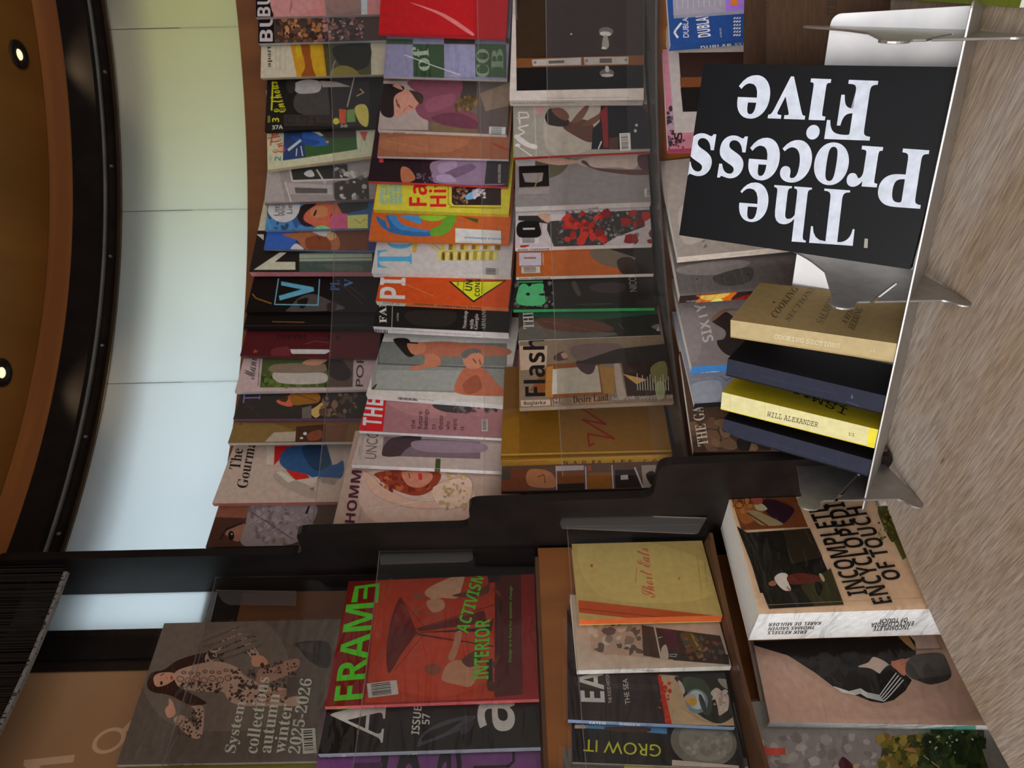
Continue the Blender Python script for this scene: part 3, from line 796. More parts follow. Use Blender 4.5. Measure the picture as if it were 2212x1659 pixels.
# the big black book, cover to the front, leaning back on the plates
def face_book():
    n0 = -SD0 * math.cos(al) + ZU * math.sin(al)
    Q = AF + AN * 0.009 + AD * 0.003
    B_ = on_plane(1966, 582, Q, n0); T_ = on_plane(1467, 508, Q, n0)
    up = (T_ - B_).normalized()
    a = D2R(84); X = AD * math.cos(a) + SL * math.sin(a); X = (X - up * X.dot(up)).normalized(); n = X.cross(up)
    TR = on_plane(1487, 137, B_, n); w = (TR - T_).dot(X); h = (T_ - B_).length
    W_ = 'c4cad6'
    art = [('T', W_, 'The', 'R', (1842, 528), (1594, 462), 0, ), ]
    art = []
    def word(s, p0, p1, h_, slope=None): art.append(('T', W_, s, 'R' if s == 'The' else 'X', p0, p1, h_, slope))
    # each word: baseline start, baseline end, slant of its cap height
    word('The', (1856, 410), (1602, 392), 0, (-14, 121))
    word('Process', (2008, 322), (1492, 286), 0, (-20, 129))
    word('Five', (1898, 172), (1600, 161), 0, (-20, 134))
    art += [('S', ['50525c', '3a3c46'], (1500, 150, 1950, 540), 12, .8), ('P', '9a958c', [(1868, 515), (1875, 516), (1874, 536), (1866, 535)])]
    # the title runs up the cover: lines stack from the spine
    return make_book('book', 'large black book with giant white serif title facing out on the steel stand', 'book', None, (B_, X, up, n), w, h, 0.022, '090a0e', '1a1c24', art, 'px', K=KS, m=M_GLOSSY, hard=.0024, ov=.002, seed=9, sleeve=0)
face_book()

# ================================================================ magazines on the right rack
K = 0.5
SKIN, SKIN2, HAIR = 'a5745c', '8a5a46', '2a1c18'
R1g, R2g, R3g, R4g = 'magazines on the top tier right of the partition', 'magazines on the second tier right of the partition', 'magazines on the third tier right of the partition', 'books on the lowest tier right of the partition'
def A(row, *a, **k):
    k.setdefault('K', 0.42 if row < 3 else 0.56); k.setdefault('group', {1: R1g, 2: R2g, 3: R3g, 4: R4g}[row]); k.setdefault('seed', len(bpy.data.objects))
    return shingle(row, *a, **k)

# --- top tier, from the right
bub = [('P', '0c0a0a', [(80, -60), (235, -60), (245, 400), (80, 400)])]
A(1, 'pink magazine with a black masthead strip at the right end of the top tier', (87, 150), (1020, 125), .19, .009, 'b06a66', '8a8888',
  bub + [('T', 'd09a9a', 'BUB', 'S', (215, 140), (215, -160), 112), ('C', 'b4706c', [(250, -100), (620, -100), (640, 20), (500, 120), (250, 130)]), ('C', '8a4a48', [(380, -60), (400, 40), (375, 120), (390, 20)]),
         ('P', '6f5a55', [(665, -100), (1030, -100), (1030, 130), (690, 130)]), ('C', '7c6058', [(680, -50), (900, -60), (980, 60), (760, 110)]), ('P', '9aa4b4', [(985, -100), (1040, -100), (1040, 140), (990, 130)])], 'Z2', yaw=10, h=.27)
A(1, 'magazine with a black and pink masthead over a brown photo collage, top tier', (110, 372), (1040, 348), .19, .009, '3a2c26', '8c9098',
  [('P', '0c0a0a', [(80, 140), (240, 140), (250, 400), (80, 400)]), ('T', 'd09a9a', 'BUB', 'S', (235, 355), (235, -20), 112), ('S', ['8a5a34', '6a4228', 'a06c48', '55382a', '2c201c'], (260, 160, 640, 365), 90, 24),
   ('S', ['8a6058', '54403c', '2a2220', '6e4c48'], (640, 150, 1010, 340), 70, 26), ('S', ['c08878', '1c1614'], (640, 160, 1010, 340), 40, 9)], 'Z2', yaw=10, h=.268)
A(1, 'cream magazine with serif lettering and a yellow fabric photo on the top tier', (130, 666), (1060, 640), .19, .008, 'a89c86', '8d8474',
  [('P', 'a8761c', [(380, 370), (660, 360), (695, 655), (440, 655)]), ('C', '7a3f18', [(470, 370), (545, 380), (560, 500), (600, 655), (480, 655), (510, 560)]), ('C', 'c08c1c', [(430, 390), (470, 380), (480, 470), (440, 480)]),
   ('C', 'b6801c', [(560, 400), (640, 420), (670, 640), (590, 620)]), ('P', '3f3b22', [(660, 360), (1070, 340), (1075, 655), (695, 655)]), ('C', '1d1c14', [(760, 400), (1050, 380), (1050, 560), (900, 600), (780, 520)]), ('C', '6a6228', [(740, 600), (830, 560), (930, 590), (960, 655), (740, 655)]),
   ('L', '8a857a', [(740, 640), (750, 560), (770, 520)], 5), ('T', '1c1814', 'apart', 'R', (228, 572), (228, 392), 44), ('T', '8a7f70', 'Rosana Fracassi Claudia Garcia', 'R', (265, 600), (265, 400), 9), ('T', '8a7f70', 'Anna Tielebier and Kieran Olsen', 'R', (300, 600), (300, 400), 9), ('T', '8a7f70', 'Ricardo Bosmalic', 'R', (345, 600), (345, 420), 9)], 'Z2', yaw=10, h=.268)
A(1, 'black magazine with yellow brush script and a grey portrait on the top tier', (165, 1120), (1050, 1088), .2, .010, '1a1715', '15130f',
  [('C', '3a3734', [(440, 800), (720, 740), (730, 980), (450, 960)]), ('P', '262220', [(700, 690), (1060, 690), (1060, 1080), (735, 1080)]), ('C', '8e8a88', [(410, 720), (520, 680), (640, 700), (630, 780), (520, 800), (440, 790)]), ('C', '2a2624', [(350, 700), (420, 690), (420, 780), (370, 790)]), ('P', '8a8078', [(640, 690), (780, 700), (900, 740), (660, 745)]),
   ('P', '2f2a26', [(330, 980), (735, 980), (740, 1075), (330, 1075)]), ('L', '1a1614', [(360, 1000), (420, 1000), (420, 1050), (360, 1050), (360, 1000)], 5), ('L', '1a1614', [(460, 1000), (530, 1000), (530, 1060)], 5), ('L', '1a1614', [(590, 1000), (590, 1060), (720, 1060)], 5),
   ('T', 'cfa21e', 'Enthous', 'w', (350, 950), (270, 690), 100), ('L', 'cfa21e', [(225, 940), (235, 700)], 13), ('T', 'd2c020', '3', 'S', (288, 1042), (288, 1006), 60), ('T', 'b8ab90', '37A', 'S', (228, 1105), (320, 1100), 34), ('T', '9a9088', '38', 'S', (810, 1088), (872, 1086), 24),
   ('L', 'b8a438', [(195, 1045), (195, 990)], 4), ('L', 'b8a438', [(208, 1045), (208, 990)], 4),
   ('P', 'a8482c', [(800, 930), (860, 935), (858, 1055), (802, 1055)]), ('P', '5c7a40', [(865, 940), (935, 930), (940, 1040), (865, 1045)]), ('C', 'c29a4c', [(935, 920), (1010, 890), (1050, 950), (1040, 1080), (970, 1040)]), ('E', 'b0a83c', 775, 1035, 26, 28),
   ('L', '8a857c', [(870, 910), (930, 660)], 10), ('L', 'a8885a', [(950, 820), (1010, 790), (980, 760)], 8)], 'Z2', yaw=11, h=.272)
A(1, 'cream magazine with red script and a figure in blue, tilted on the top tier', (190, 1450), (1045, 1335), .2, .010, 'b3a488', 'a09074',
  [('P', '2f4c28', [(500, 1180), (945, 1120), (955, 1275), (510, 1345)]), ('P', '26365c', [(330, 1130), (500, 1120), (510, 1345), (320, 1370)]), ('C', '2f4f8c', [(480, 1140), (560, 1125), (690, 1190), (700, 1240), (540, 1240)]), ('C', '244078', [(390, 1160), (500, 1180), (640, 1210), (560, 1245), (430, 1200)]), ('E', 'b86a5a', 700, 1212, 14, 10), ('L', '9aa2a8', [(370, 1280), (470, 1200)], 22), ('L', 'b8b4a8', [(435, 1330), (440, 1270)], 9), ('L', 'b8b4a8', [(490, 1330), (475, 1250)], 9),
   ('P', '3c2f2c', [(620, 1120), (945, 1090), (945, 1170), (700, 1180)]), ('T', 'c2452f', 'Enth', 'w', (350, 1285), (280, 1130), 110), ('L', 'c2452f', [(215, 1240), (235, 1135)], 12), ('T', '3a6a70', '2', 'S', (303, 1372), (303, 1335), 55), ('P', 'b4493c', [(975, 1125), (1045, 1120), (1020, 1210), (990, 1160)]), ('L', '5f9a90', [(980, 1300), (1000, 1180), (1045, 1250)], 4), ('T', '8a8c7c', 'TORONTO', 'S', (225, 1385), (225, 1325), 24)], 'Z2', yaw=12, h=.272)
A(1, 'grey magazine with a photo of metal train windows on the top tier', (160, 1737), (1040, 1700), .195, .009, '7e7774', '5c5654',
  [('P', '8c8582', [(120, 1430), (280, 1430), (340, 1720), (120, 1720)]), ('P', '2e2c2a', [(390, 1440), (870, 1400), (880, 1545), (400, 1545)]), ('L', 'a39d99', [(380, 1440), (400, 1545), (880, 1530)], 16), ('P', '8f8884', [(340, 1560), (740, 1580), (745, 1659), (380, 1659)]), ('C', 'b8a8a4', [(500, 1480), (560, 1450), (590, 1500), (540, 1510)]), ('L', '9f958c', [(610, 1450), (680, 1560)], 14), ('P', '332f2d', [(750, 1560), (1050, 1500), (1060, 1740), (760, 1740)]),
   ('S', ['5a5452', '8a8480', 'a8a29e'], (760, 1440, 1040, 1720), 24, 26), ('L', 'a7a19d', [(340, 1560), (390, 1720)], 12), ('P', '4c4846', [(420, 1600), (700, 1610), (700, 1650), (430, 1650)])], 'Z2', yaw=12, h=.276)
badge = [('E', 'b0a4a4', 445, 180, 142, 140), ('T', '2a2422', 'Little', 's', (412, 262), (412, 140), 48), ('T', '2a2422', 'White', 's', (462, 268), (462, 135), 46), ('T', '2a2422', 'Lies', 's', (520, 245), (520, 145), 48)]
A(1, 'blue magazine with a round white badge and a painted red face on the top tier', (285, 388), (1165, 370), .185, .007, '2e5074', '5a6f84',
  [('C', '3f6c9c', [(300, 260), (600, 330), (700, 390), (290, 390)]), ('S', ['2c4c78', '3f78a4', '27405e'], (290, 150, 780, 385), 36, 30), ('C', 'b0543e', [(600, 250), (680, 160), (880, 140), (960, 220), (930, 330), (840, 385), (650, 330)]), ('C', 'c06a48', [(680, 200), (800, 180), (820, 260), (700, 280)]), ('C', '241a1c', [(560, 260), (600, 180), (700, 150), (760, 140), (640, 230), (620, 300), (700, 350), (610, 345)]), ('C', '1a1416', [(700, 255), (720, 215), (730, 220), (712, 265)]), ('C', '8a2f2e', [(845, 250), (862, 255), (858, 300), (840, 300)]),
   ('P', '2a2a2c', [(900, 160), (1165, 120), (1165, 200), (950, 250)]), ('C', 'a84a68', [(850, 270), (990, 250), (1000, 370), (860, 385)]), ('P', 'b3a55c', [(990, 262), (1165, 250), (1165, 375), (995, 378)]), ('L', '6a6030', [(1050, 290), (1100, 330), (1140, 290)], 5), ('C', '6aa070', [(740, 350), (800, 350), (860, 390), (700, 390)]), ('L', '3f86b8', [(310, 270), (330, 370), (400, 392), (1000, 380)], 9)] + badge, 'Z6', yaw=12, h=.262)
A(1, 'blue illustrated magazine with a brown hand, below the round badge one, top tier', (275, 545), (1165, 560), .185, .007, '2a3560', '5a5f78',
  [('C', '2f4f94', [(290, 400), (520, 400), (520, 540), (280, 545)]), ('P', '5a3626', [(880, 395), (1165, 380), (1165, 560), (890, 560)]), ('C', '8a5436', [(440, 420), (700, 400), (900, 430), (900, 555), (640, 550), (560, 470)]), ('C', '6b3a24', [(640, 450), (800, 440), (850, 550), (660, 550)]), ('C', 'a59a98', [(690, 395), (850, 390), (800, 440)]), ('E', 'b07c54', 855, 435, 42, 35), ('C', 'b0a6a4', [(520, 520), (560, 500), (620, 555), (510, 558)]), ('L', '2c1a16', [(720, 415), (760, 470)], 4)], 'Z6', yaw=12, h=.262)
A(1, 'black magazine with a huge cream letter and pink spine on the top tier', (150, 742), (1160, 742), .2, .017, '1e1a18', 'a2666c',
  [('P', 'b2a08c', [(150, 0), (310, 0), (300, 388), (150, 388)]), ('P', '55605a', [(580, 580), (1200, 560), (1200, 745), (580, 745)]), ('P', '828a76', [(580, 590), (1200, 585), (1200, 615), (580, 625)]), ('P', '868d78', [(580, 632), (1200, 625), (1200, 640), (580, 648)]), ('P', '3a4640', [(580, 655), (1200, 650), (1200, 745), (580, 742)]), ('C', '4a4f48', [(780, 680), (900, 670), (1100, 690), (1100, 735), (850, 720)]),
   ('P', 'b3a690', [(215, 420), (275, 420), (275, 470)]), ('P', 'b3a690', [(190, 722), (410, 575), (470, 575), (370, 655), (545, 655), (545, 722)]), ('T', '2a2420', 'The Metrograph', 'S', (245, 355), (245, 172), 20)],
  'Z6', yaw=13, h=.285, sart=[('T', '4a2428', 'THE METROGRAPH', 's', (165, 800), (320, 802), 10)])
A(1, 'black magazine with a blue letter in a blue square on the top tier', (120, 1082), (1150, 1085), .2, .016, '120c0b', '0e0a09',
  [('C', '3f3c3a', [(500, 1040), (580, 960), (700, 930), (870, 1000), (950, 1060), (500, 1080)]), ('C', '151110', [(560, 990), (650, 960), (640, 1020), (600, 1055)]), ('C', '2e201c', [(820, 1010), (900, 1000), (880, 1070), (820, 1070)]), ('L', '6e4a1c', [(180, 930), (210, 965), (340, 1010)], 12), ('L', '5a8fc0', [(402, 800), (368, 1018), (738, 1024), (752, 805)], 9), ('P', '4f8cc4', [(425, 822), (700, 872), (705, 905), (412, 985), (405, 945), (600, 890), (424, 855)]),
   ('T', '3f6f9c', 'V', 'R', (1040, 868), (1040, 800), 75), ('T', '33557c', 'PL', 'R', (920, 900), (920, 810), 75), ('L', '3a3430', [(990, 850), (1130, 960)], 4), ('L', '3a3430', [(930, 840), (1130, 1020)], 4)], 'Z6', yaw=13, h=.285)
A(1, 'plain black magazine in crinkled wrap beside the dark red one on the top tier', (102, 1225), (1150, 1230), .2, .008, '100c0a', '141010', [('L', '6a4a20', [(350, 1165), (620, 1170)], 7), ('L', '2c2622', [(110, 1200), (1150, 1195)], 6)], 'Z6', yaw=12, h=.28)
A(1, 'dark red magazine with faint dark lettering on the top tier', (72, 1455), (1100, 1470), .2, .009, '43161a', '4a2a2a',
  [('T', '2a0e12', 'DIARIO', 'S', (635, 1275), (390, 1275), 42), ('T', '2a0e12', 'IL', 'S', (940, 1285), (770, 1285), 34), ('P', 'b4acaa', [(460, 1375), (500, 1400), (830, 1402), (840, 1420), (800, 1440), (520, 1440)]), ('C', '5a2428', [(350, 1400), (480, 1380), (500, 1455), (350, 1455)]), ('L', '9c4a2a', [(215, 1430), (200, 1405), (190, 1430), (225, 1412)], 5), ('L', '6a3a3c', [(630, 1355), (720, 1330), (830, 1345)], 5)], 'Z6', yaw=12, h=.275)
A(1, 'white magazine with handwritten title and a waterfall photo on the top tier', (303, 265), (1380, 245), .2, .008, 'a08d8c', 'a8a0a0',
  [('P', '3f4a28', [(545, -60), (1110, -60), (1110, 225), (520, 225)]), ('S', ['55642e', '2c3a1c', '4a5a2a'], (525, 90, 1110, 215), 60, 30), ('C', '9a948c', [(640, 100), (900, 95), (1080, 110), (1060, 190), (700, 190)]), ('C', '6e5f50', [(620, 40), (800, 20), (1080, 30), (1060, 95), (640, 100)]), ('P', '4a3c34', [(1110, -60), (1320, -60), (1310, 222), (1110, 225)]), ('C', '2a2220', [(1080, 0), (1180, -40), (1300, 100), (1250, 170), (1130, 140)]),
   ('C', 'a87860', [(880, 20), (1000, -30), (1100, -10), (1000, 40)]), ('L', '3c3430', [(520, -40), (505, 215)], 4), ('T', '4a4648', 'Manu', 'w', (475, 160), (500, -40), 95), ('T', '2c2624', 'POR', 's', (1400, 220), (1410, -60), 62)], 'Y2', yaw=12, h=.272)
A(1, 'dark magazine with a thin purple capital letter and red and gold picture, top tier', (290, 495), (1350, 490), .2, .009, '26231f', '6a4460',
  [('P', '2b2824', [(300, 270), (880, 270), (880, 500), (295, 505)]), ('C', 'a8523c', [(660, 340), (760, 300), (800, 280), (800, 380), (720, 380)]), ('C', '7a5020', [(790, 270), (1010, 275), (1020, 350), (900, 370), (800, 370)]), ('L', '3f2a14', [(820, 280), (1000, 340)], 5), ('C', '3a2a14', [(680, 330), (760, 305), (740, 350)]), ('C', 'a88850', [(945, 430), (1000, 390), (1060, 350), (1060, 420), (1000, 485)]), ('P', '56504a', [(880, 400), (960, 380), (960, 495), (880, 495)]), ('S', ['4a3a30', '6a5040', '2c2622'], (1060, 280, 1350, 480), 30, 36),
   ('L', '7a64a0', [(380, 355), (388, 275)], 8), ('L', '7a64a0', [(385, 315), (520, 312)], 8), ('L', '7a64a0', [(515, 330), (518, 290)], 5), ('L', '3a3630', [(400, 370), (540, 480)], 4)], 'Y2', yaw=12, h=.272)
A(1, 'brown gold magazine with a dim interior photo on the top tier', (245, 700), (1250, 690), .2, .009, '5d4726', '9c9890',
  [('P', '6a5530', [(290, 520), (640, 530), (830, 600), (800, 690), (250, 700)]), ('P', '8f8474', [(640, 610), (840, 600), (820, 685), (560, 690)]), ('P', '3a241a', [(830, 560), (1080, 540), (1070, 690), (820, 690)]), ('E', 'c8bca8', 905, 620, 16, 14), ('E', 'b8a890', 875, 658, 14, 10), ('C', '6a3a28', [(930, 620), (1040, 590), (1040, 660), (940, 680)]), ('P', '5a3a2a', [(1080, 560), (1280, 540), (1250, 690), (1070, 690)]), ('T', '3a2c1c', 'T', 'R', (370, 550), (370, 525), 20)], 'Y2', yaw=12, h=.27)
A(1, 'cream magazine with two line serif title and torn paper hole, top tier', (112, 1215), (1190, 1200), .2, .009, '9b8b80', 'a06058',
  [('C', '8d7f76', [(650, 960), (960, 1060), (980, 1180), (700, 1060)]), ('P', '9c1f1c', [(645, 725), (870, 722), (720, 800), (640, 890)]), ('P', 'a3221c', [(740, 930), (880, 910), (945, 1000), (820, 1015)]), ('C', '28466c', [(700, 800), (760, 740), (880, 722), (1090, 715), (1150, 880), (1230, 850), (1210, 1000), (1000, 1000), (900, 960), (760, 930), (690, 870)]), ('C', '20344c', [(880, 740), (1080, 730), (1120, 880), (980, 930)]), ('P', 'a89a8e', [(580, 725), (645, 725), (635, 890), (575, 880)]),
   ('P', '94877c', [(1090, 715), (1250, 715), (1230, 840), (1140, 890)]), ('P', 'b0a296', [(660, 950), (700, 940), (825, 1015), (760, 1040)]), ('P', 'aa9c90', [(830, 1018), (1020, 985), (970, 1075)]), ('P', '665a52', [(940, 1090), (990, 1075), (970, 1110)]), ('P', '7c7068', [(1020, 990), (1200, 1000), (1150, 1060), (1050, 1040)]),
   ('T', '1c1818', 'The', 'R', (350, 928), (378, 750), 85, (-92, -8)), ('T', '1c1818', 'Gourma', 'R', (410, 1090), (490, 690), 80, (-92, -14))], 'Y2', yaw=13, h=.285)
A(1, 'dark magazine with one eye and grey knit, against the partition on the top tier', (55, 1590), (800, 1575), .16, .008, '3a2a24', '2a1e1a',
  [('P', '6e4334', [(130, 1215), (440, 1215), (400, 1340), (110, 1330)]), ('C', '3a241c', [(110, 1380), (250, 1340), (400, 1380), (390, 1560), (130, 1600)]), ('C', '7a5444', [(220, 1470), (300, 1420), (390, 1390), (380, 1500), (320, 1540)]), ('E', '120c0a', 275, 1490, 26, 40), ('E', 'c0b0a8', 280, 1478, 6, 7), ('L', '1e1412', [(180, 1520), (240, 1430), (370, 1385)], 14), ('C', '6f6668', [(440, 1235), (560, 1215), (980, 1215), (960, 1400), (800, 1560), (380, 1575), (400, 1380)]), ('S', ['5a5254', '7c7274', '655c5e'], (420, 1240, 960, 1560), 90, 26),
   ('L', '4a4244', [(450, 1290), (800, 1520)], 6), ('L', '857b7c', [(420, 1400), (700, 1240)], 5), ('L', '857b7c', [(560, 1500), (930, 1260)], 5), ('P', '1a1414', [(905, 1310), (935, 1235), (945, 1240), (930, 1300)]), ('L', 'a06a2c', [(640, 1490), (740, 1560)], 4)], 'Y2', yaw=6, h=.285)

# --- second tier
A(2, 'plain red magazine at the right end of the second tier', (1135, 292), (1940, 322), .19, .007, '7e1014', '8a2a30', [('P', '8c1014', [(1120, -80), (1945, -80), (1945, 295), (1135, 285)]), ('L', '861c14', [(1200, 40), (1370, 40), (1370, 125), (1200, 125)], 8), ('L', '861c14', [(1800, 30), (1900, 20)], 8), ('C', 'a85a5a', [(1400, 20), (1700, 120), (1930, 270), (1945, 305), (1900, 285), (1650, 125)])], 'Z2', yaw=10)
chk = []
for i, x in enumerate((1170, 1430, 1695, 1960, 2225)):
    chk.append(('P', ['6e6a80', '24381f', '737088', '2c4028', '6a677c'][i], [(x, 375), (x + 268, 380), (x + 268, 665), (x + 4, 655)]))
    chk.append(('P', ['2c3c26', '6a677c', '2c2a24', '5f5c70', '2c3826'][i], [(x, 330), (x + 268, 335), (x + 268, 380), (x, 376)]))
A(2, 'lilac and dark green checked magazine on the second tier', (1178, 655), (1960, 678), .19, .007, '6a6778', 'a09c98', chk + [('T', '7d8a78', 'of', 'R', (1580, 600), (1560, 390), 140), ('T', '6a7564', 'CO', 'R', (2080, 660), (2080, 420), 110), ('T', '5c6a58', 'B', 'R', (2200, 600), (2200, 420), 100), ('L', 'a8a8b4', [(1360, 470), (1600, 560), (1830, 640)], 7)], 'Z2', yaw=10, sleeve=.008)
A(2, 'magazine showing a man in a plum sweater, white spine, second tier', (1130, 1108), (1975, 1140), .2, .013, '544840', 'b0a09c',
  [('P', '847670', [(1130, 690), (1560, 690), (1560, 1110), (1125, 1105)]), ('P', '5a4a34', [(1600, 1040), (2000, 1060), (2000, 1145), (1600, 1120)]), ('P', '36302e', [(1830, 690), (1975, 690), (1975, 860), (1830, 850)]), ('C', '643844', [(1380, 700), (1600, 690), (1840, 690), (1830, 830), (1780, 880), (1990, 1000), (1990, 1110), (1560, 1030), (1450, 930), (1500, 840)]), ('C', '6e3f4c', [(1560, 850), (1780, 800), (1760, 900), (1560, 960)]), ('C', '532c38', [(1590, 1000), (1800, 960), (1980, 1040), (1980, 1100), (1700, 1070)]),
   ('C', '9a6c5c', [(1255, 850), (1300, 780), (1400, 770), (1480, 850), (1440, 930), (1340, 975), (1275, 985)]), ('C', '1f1716', [(1135, 740), (1210, 715), (1340, 735), (1350, 770), (1270, 830), (1265, 990), (1180, 990), (1140, 900)]), ('C', '9a6c5c', [(1255, 730), (1310, 725), (1345, 765), (1310, 760)]), ('C', '332621', [(1400, 770), (1500, 800), (1520, 850), (1490, 890), (1420, 800)]), ('L', '241817', [(1288, 850), (1302, 910)], 9), ('L', '1d1413', [(1310, 890), (1318, 925)], 7), ('L', '7a3a38', [(1395, 900), (1425, 920)], 10), ('L', '70483c', [(1370, 920), (1350, 955)], 6),
   ('S', ['54401f', '6a5230', '463520'], (1790, 830, 1980, 950), 24, 26), ('P', '4a403c', [(1980, 690), (2260, 690), (2260, 1150), (1985, 1145)]), ('P', '6a5a4c', [(2000, 800), (2260, 700), (2260, 900), (2050, 950)]), ('B', 'b0a8a4', 2150, 1118, 70, 34, 2)],
  'Z2', yaw=12, sart=[('T', '4a3f3c', 'Fashion', 's', (1150, 1136), (1230, 1138), 12), ('T', '4a3f3c', 'HARPER', 'S', (1262, 1140), (1362, 1144), 12), ('T', '5a4f4c', 'Special Hollywood Nine edition portraits and interviews', 's', (1395, 1146), (2110, 1186), 12)])
A(2, 'plain tan brown magazine with a thin white spine on the second tier', (1125, 1335), (1980, 1355), .2, .007, '744833', 'b4aca6', [('C', '7e5038', [(1150, 1190), (1500, 1160), (1900, 1200), (1700, 1300), (1200, 1280)]), ('L', '8a5c44', [(1200, 1200), (1560, 1280)], 6), ('L', '6a402c', [(1300, 1160), (1300, 1330)], 3), ('L', '6a402c', [(1570, 1170), (1570, 1340)], 3), ('L', '7f2c22', [(2120, 1230), (2260, 1290)], 18)], 'Z2', yaw=11)
A(2, 'dark magazine with a lilac satin dress and a red spine on the second tier', (1045, 1545), (1980, 1583), .2, .008, '24131a', '9c3230',
  [('P', '1c1014', [(1045, 1350), (1500, 1350), (1500, 1550), (1045, 1550)]), ('P', 'b0303a', [(1143, 1352), (1178, 1352), (1178, 1386), (1143, 1386)]), ('C', '8a5238', [(1330, 1430), (1400, 1440), (1450, 1530), (1340, 1555)]), ('C', '6f5b6e', [(1600, 1380), (1900, 1360), (2000, 1370), (2250, 1400), (2250, 1560), (1990, 1580), (1620, 1560), (1590, 1490)]), ('C', '7d6a7e', [(1650, 1400), (1800, 1380), (1780, 1460), (1660, 1480)]), ('C', '584658', [(1700, 1480), (1900, 1400), (1960, 1440), (1780, 1520)]), ('C', '84728a', [(1640, 1500), (1740, 1490), (1800, 1550), (1650, 1550)]), ('S', ['3c2a32', '54424c'], (1460, 1480, 1600, 1560), 20, 12), ('P', '262224', [(2060, 1370), (2260, 1370), (2260, 1570), (2040, 1570)]), ('T', '8a8280', 'NOTHING ORIGINAL', 'S', (2180, 1560), (2180, 1400), 24)], 'Z2', yaw=12)
A(2, 'yellow magazine with bold red words and a framed party photo on the second tier', (1212, 208), (2110, 240), .19, .012, 'a59a2c', '9a9030',
  [('T', '3c8a98', 'HEATHER VI', 'I', (1300, 165), (1300, -5), 32), ('T', '3c8a98', 'PAUL HIRSCH', 'I', (1338, 165), (1338, -5), 32), ('T', '3c8a98', 'STONEY COR', 'I', (1378, 165), (1378, -5), 32), ('T', '3c8a98', 'STEVEN BOO', 'I', (1418, 165), (1418, -5), 32), ('T', '3c8a98', 'TRISHA COX', 'I', (1456, 165), (1456, -5), 32), ('T', 'a3181a', 'Fam', 'S', (1670, 178), (1670, -190), 155), ('T', 'a3181a', 'Hits', 'S', (1835, 185), (1835, -120), 150),
   ('L', '7d6a22', [(1850, -20), (1850, 160), (1880, 185), (2300, 195)], 8), ('P', '241815', [(1880, -20), (2300, -20), (2300, 172), (1900, 170), (1880, 150)]), ('S', ['5a3c2c', '8a6a54', '3a2a22', '6e4a34'], (1890, -10, 2010, 160), 40, 16), ('C', '5a8ab0', [(2000, 90), (2060, 60), (2080, 110), (2010, 125)]), ('S', ['9a96a0', '7a7684', 'b0aab0'], (2060, 30, 2160, 110), 26, 18), ('L', '7d6a22', [(1860, 190), (2260, 200)], 5)],
  'Z6', yaw=11, sart=[('T', '3c7a88', 'HEATHER VICKEY STEVEN BOONE', 's', (1270, 246), (1480, 252), 10), ('T', 'a3181a', 'Fashion Hunter', 'S', (1480, 252), (1660, 258), 12)])
A(2, 'orange magazine with blue and green swirls on the second tier', (1168, 470), (1910, 492), .21, .006, '9a4a1e', '8c5028',
  [('C', '244f7c', [(1235, 265), (1300, 300), (1330, 300), (1320, 260), (1400, 260), (1440, 330), (1520, 370), (1700, 390), (1700, 435), (1480, 430), (1330, 390), (1260, 330)]), ('C', '2f6496', [(1340, 262), (1400, 262), (1470, 340), (1700, 395), (1600, 400), (1420, 370)]), ('C', '9a4a1e', [(1320, 300), (1345, 330), (1345, 370), (1325, 345)]), ('C', '4f7a24', [(1700, 380), (1780, 340), (1830, 265), (1920, 262), (1890, 350), (1820, 420), (1710, 435)]), ('C', '6a9428', [(1600, 262), (1830, 264), (1760, 305), (1650, 300)]), ('C', '3a6e9c', [(1440, 262), (1590, 262), (1620, 330), (1540, 310)]), ('P', '353f24', [(1960, 265), (2110, 290), (2100, 325)]),
   ('E', '2f6496', 1960, 326, 14, 6), ('P', 'a8a4a0', [(1910, 368), (2300, 390), (2300, 515), (1910, 492)]), ('T', '37587c', 'ANGELA KIRKWOOD', 'I', (2330, 455), (1990, 440), 16), ('L', '8a8684', [(1930, 480), (2280, 500)], 3)], 'Z6', yaw=10)
A(2, 'light grey magazine with big blue serif title and stacked yellow buckets, second tier', (1195, 745), (2130, 765), .2, .016, '9c9896', 'aaa4a2',
  [('T', '3f84b0', 'To', 'R', (1545, 705), (1545, 430), 300), ('L', 'a88f3a', [(1650, 480), (1780, 575)], 10), ('L', '8d7830', [(1700, 490), (1800, 560)], 8), ('P', '9f8838', [(1540, 490), (1590, 490), (1575, 575), (1545, 575)])] +
  [('P', ['b3a25c', '8a7430'][j % 2], [(1760 + j * 34, 570), (1794 + j * 34, 568), (1790 + j * 34, 645), (1752 + j * 34, 640)]) for j in range(15)] + [('P', ['a8963f', 'a9a29c', '74602a'][j % 3], [(1790 + j * 33, 495), (1823 + j * 33, 495), (1830 + j * 33, 560), (1785 + j * 33, 555)]) for j in range(15)] + [('C', '5a3818', [(1800, 580), (1815, 580), (1820, 635), (1800, 635)]), ('C', '5a3818', [(1868, 580), (1883, 580), (1890, 635), (1868, 635)]), ('C', '5a3818', [(1936, 580), (1951, 580), (1958, 635), (1936, 635)]), ('C', '5a3818', [(2004, 580), (2020, 580), (2025, 635), (2004, 635)]), ('L', 'b8a65a', [(1760, 562), (2200, 556)], 9), ('B', '8a8684', 2220, 740, 62, 34, 3)],
  'Z6', yaw=13, sart=[('T', '6f8f9c', 'ToiletPaper', 'R', (1235, 770), (1375, 776), 20), ('T', '6f97a4', 'A Magazine', 'R', (1955, 800), (2130, 806), 18)])
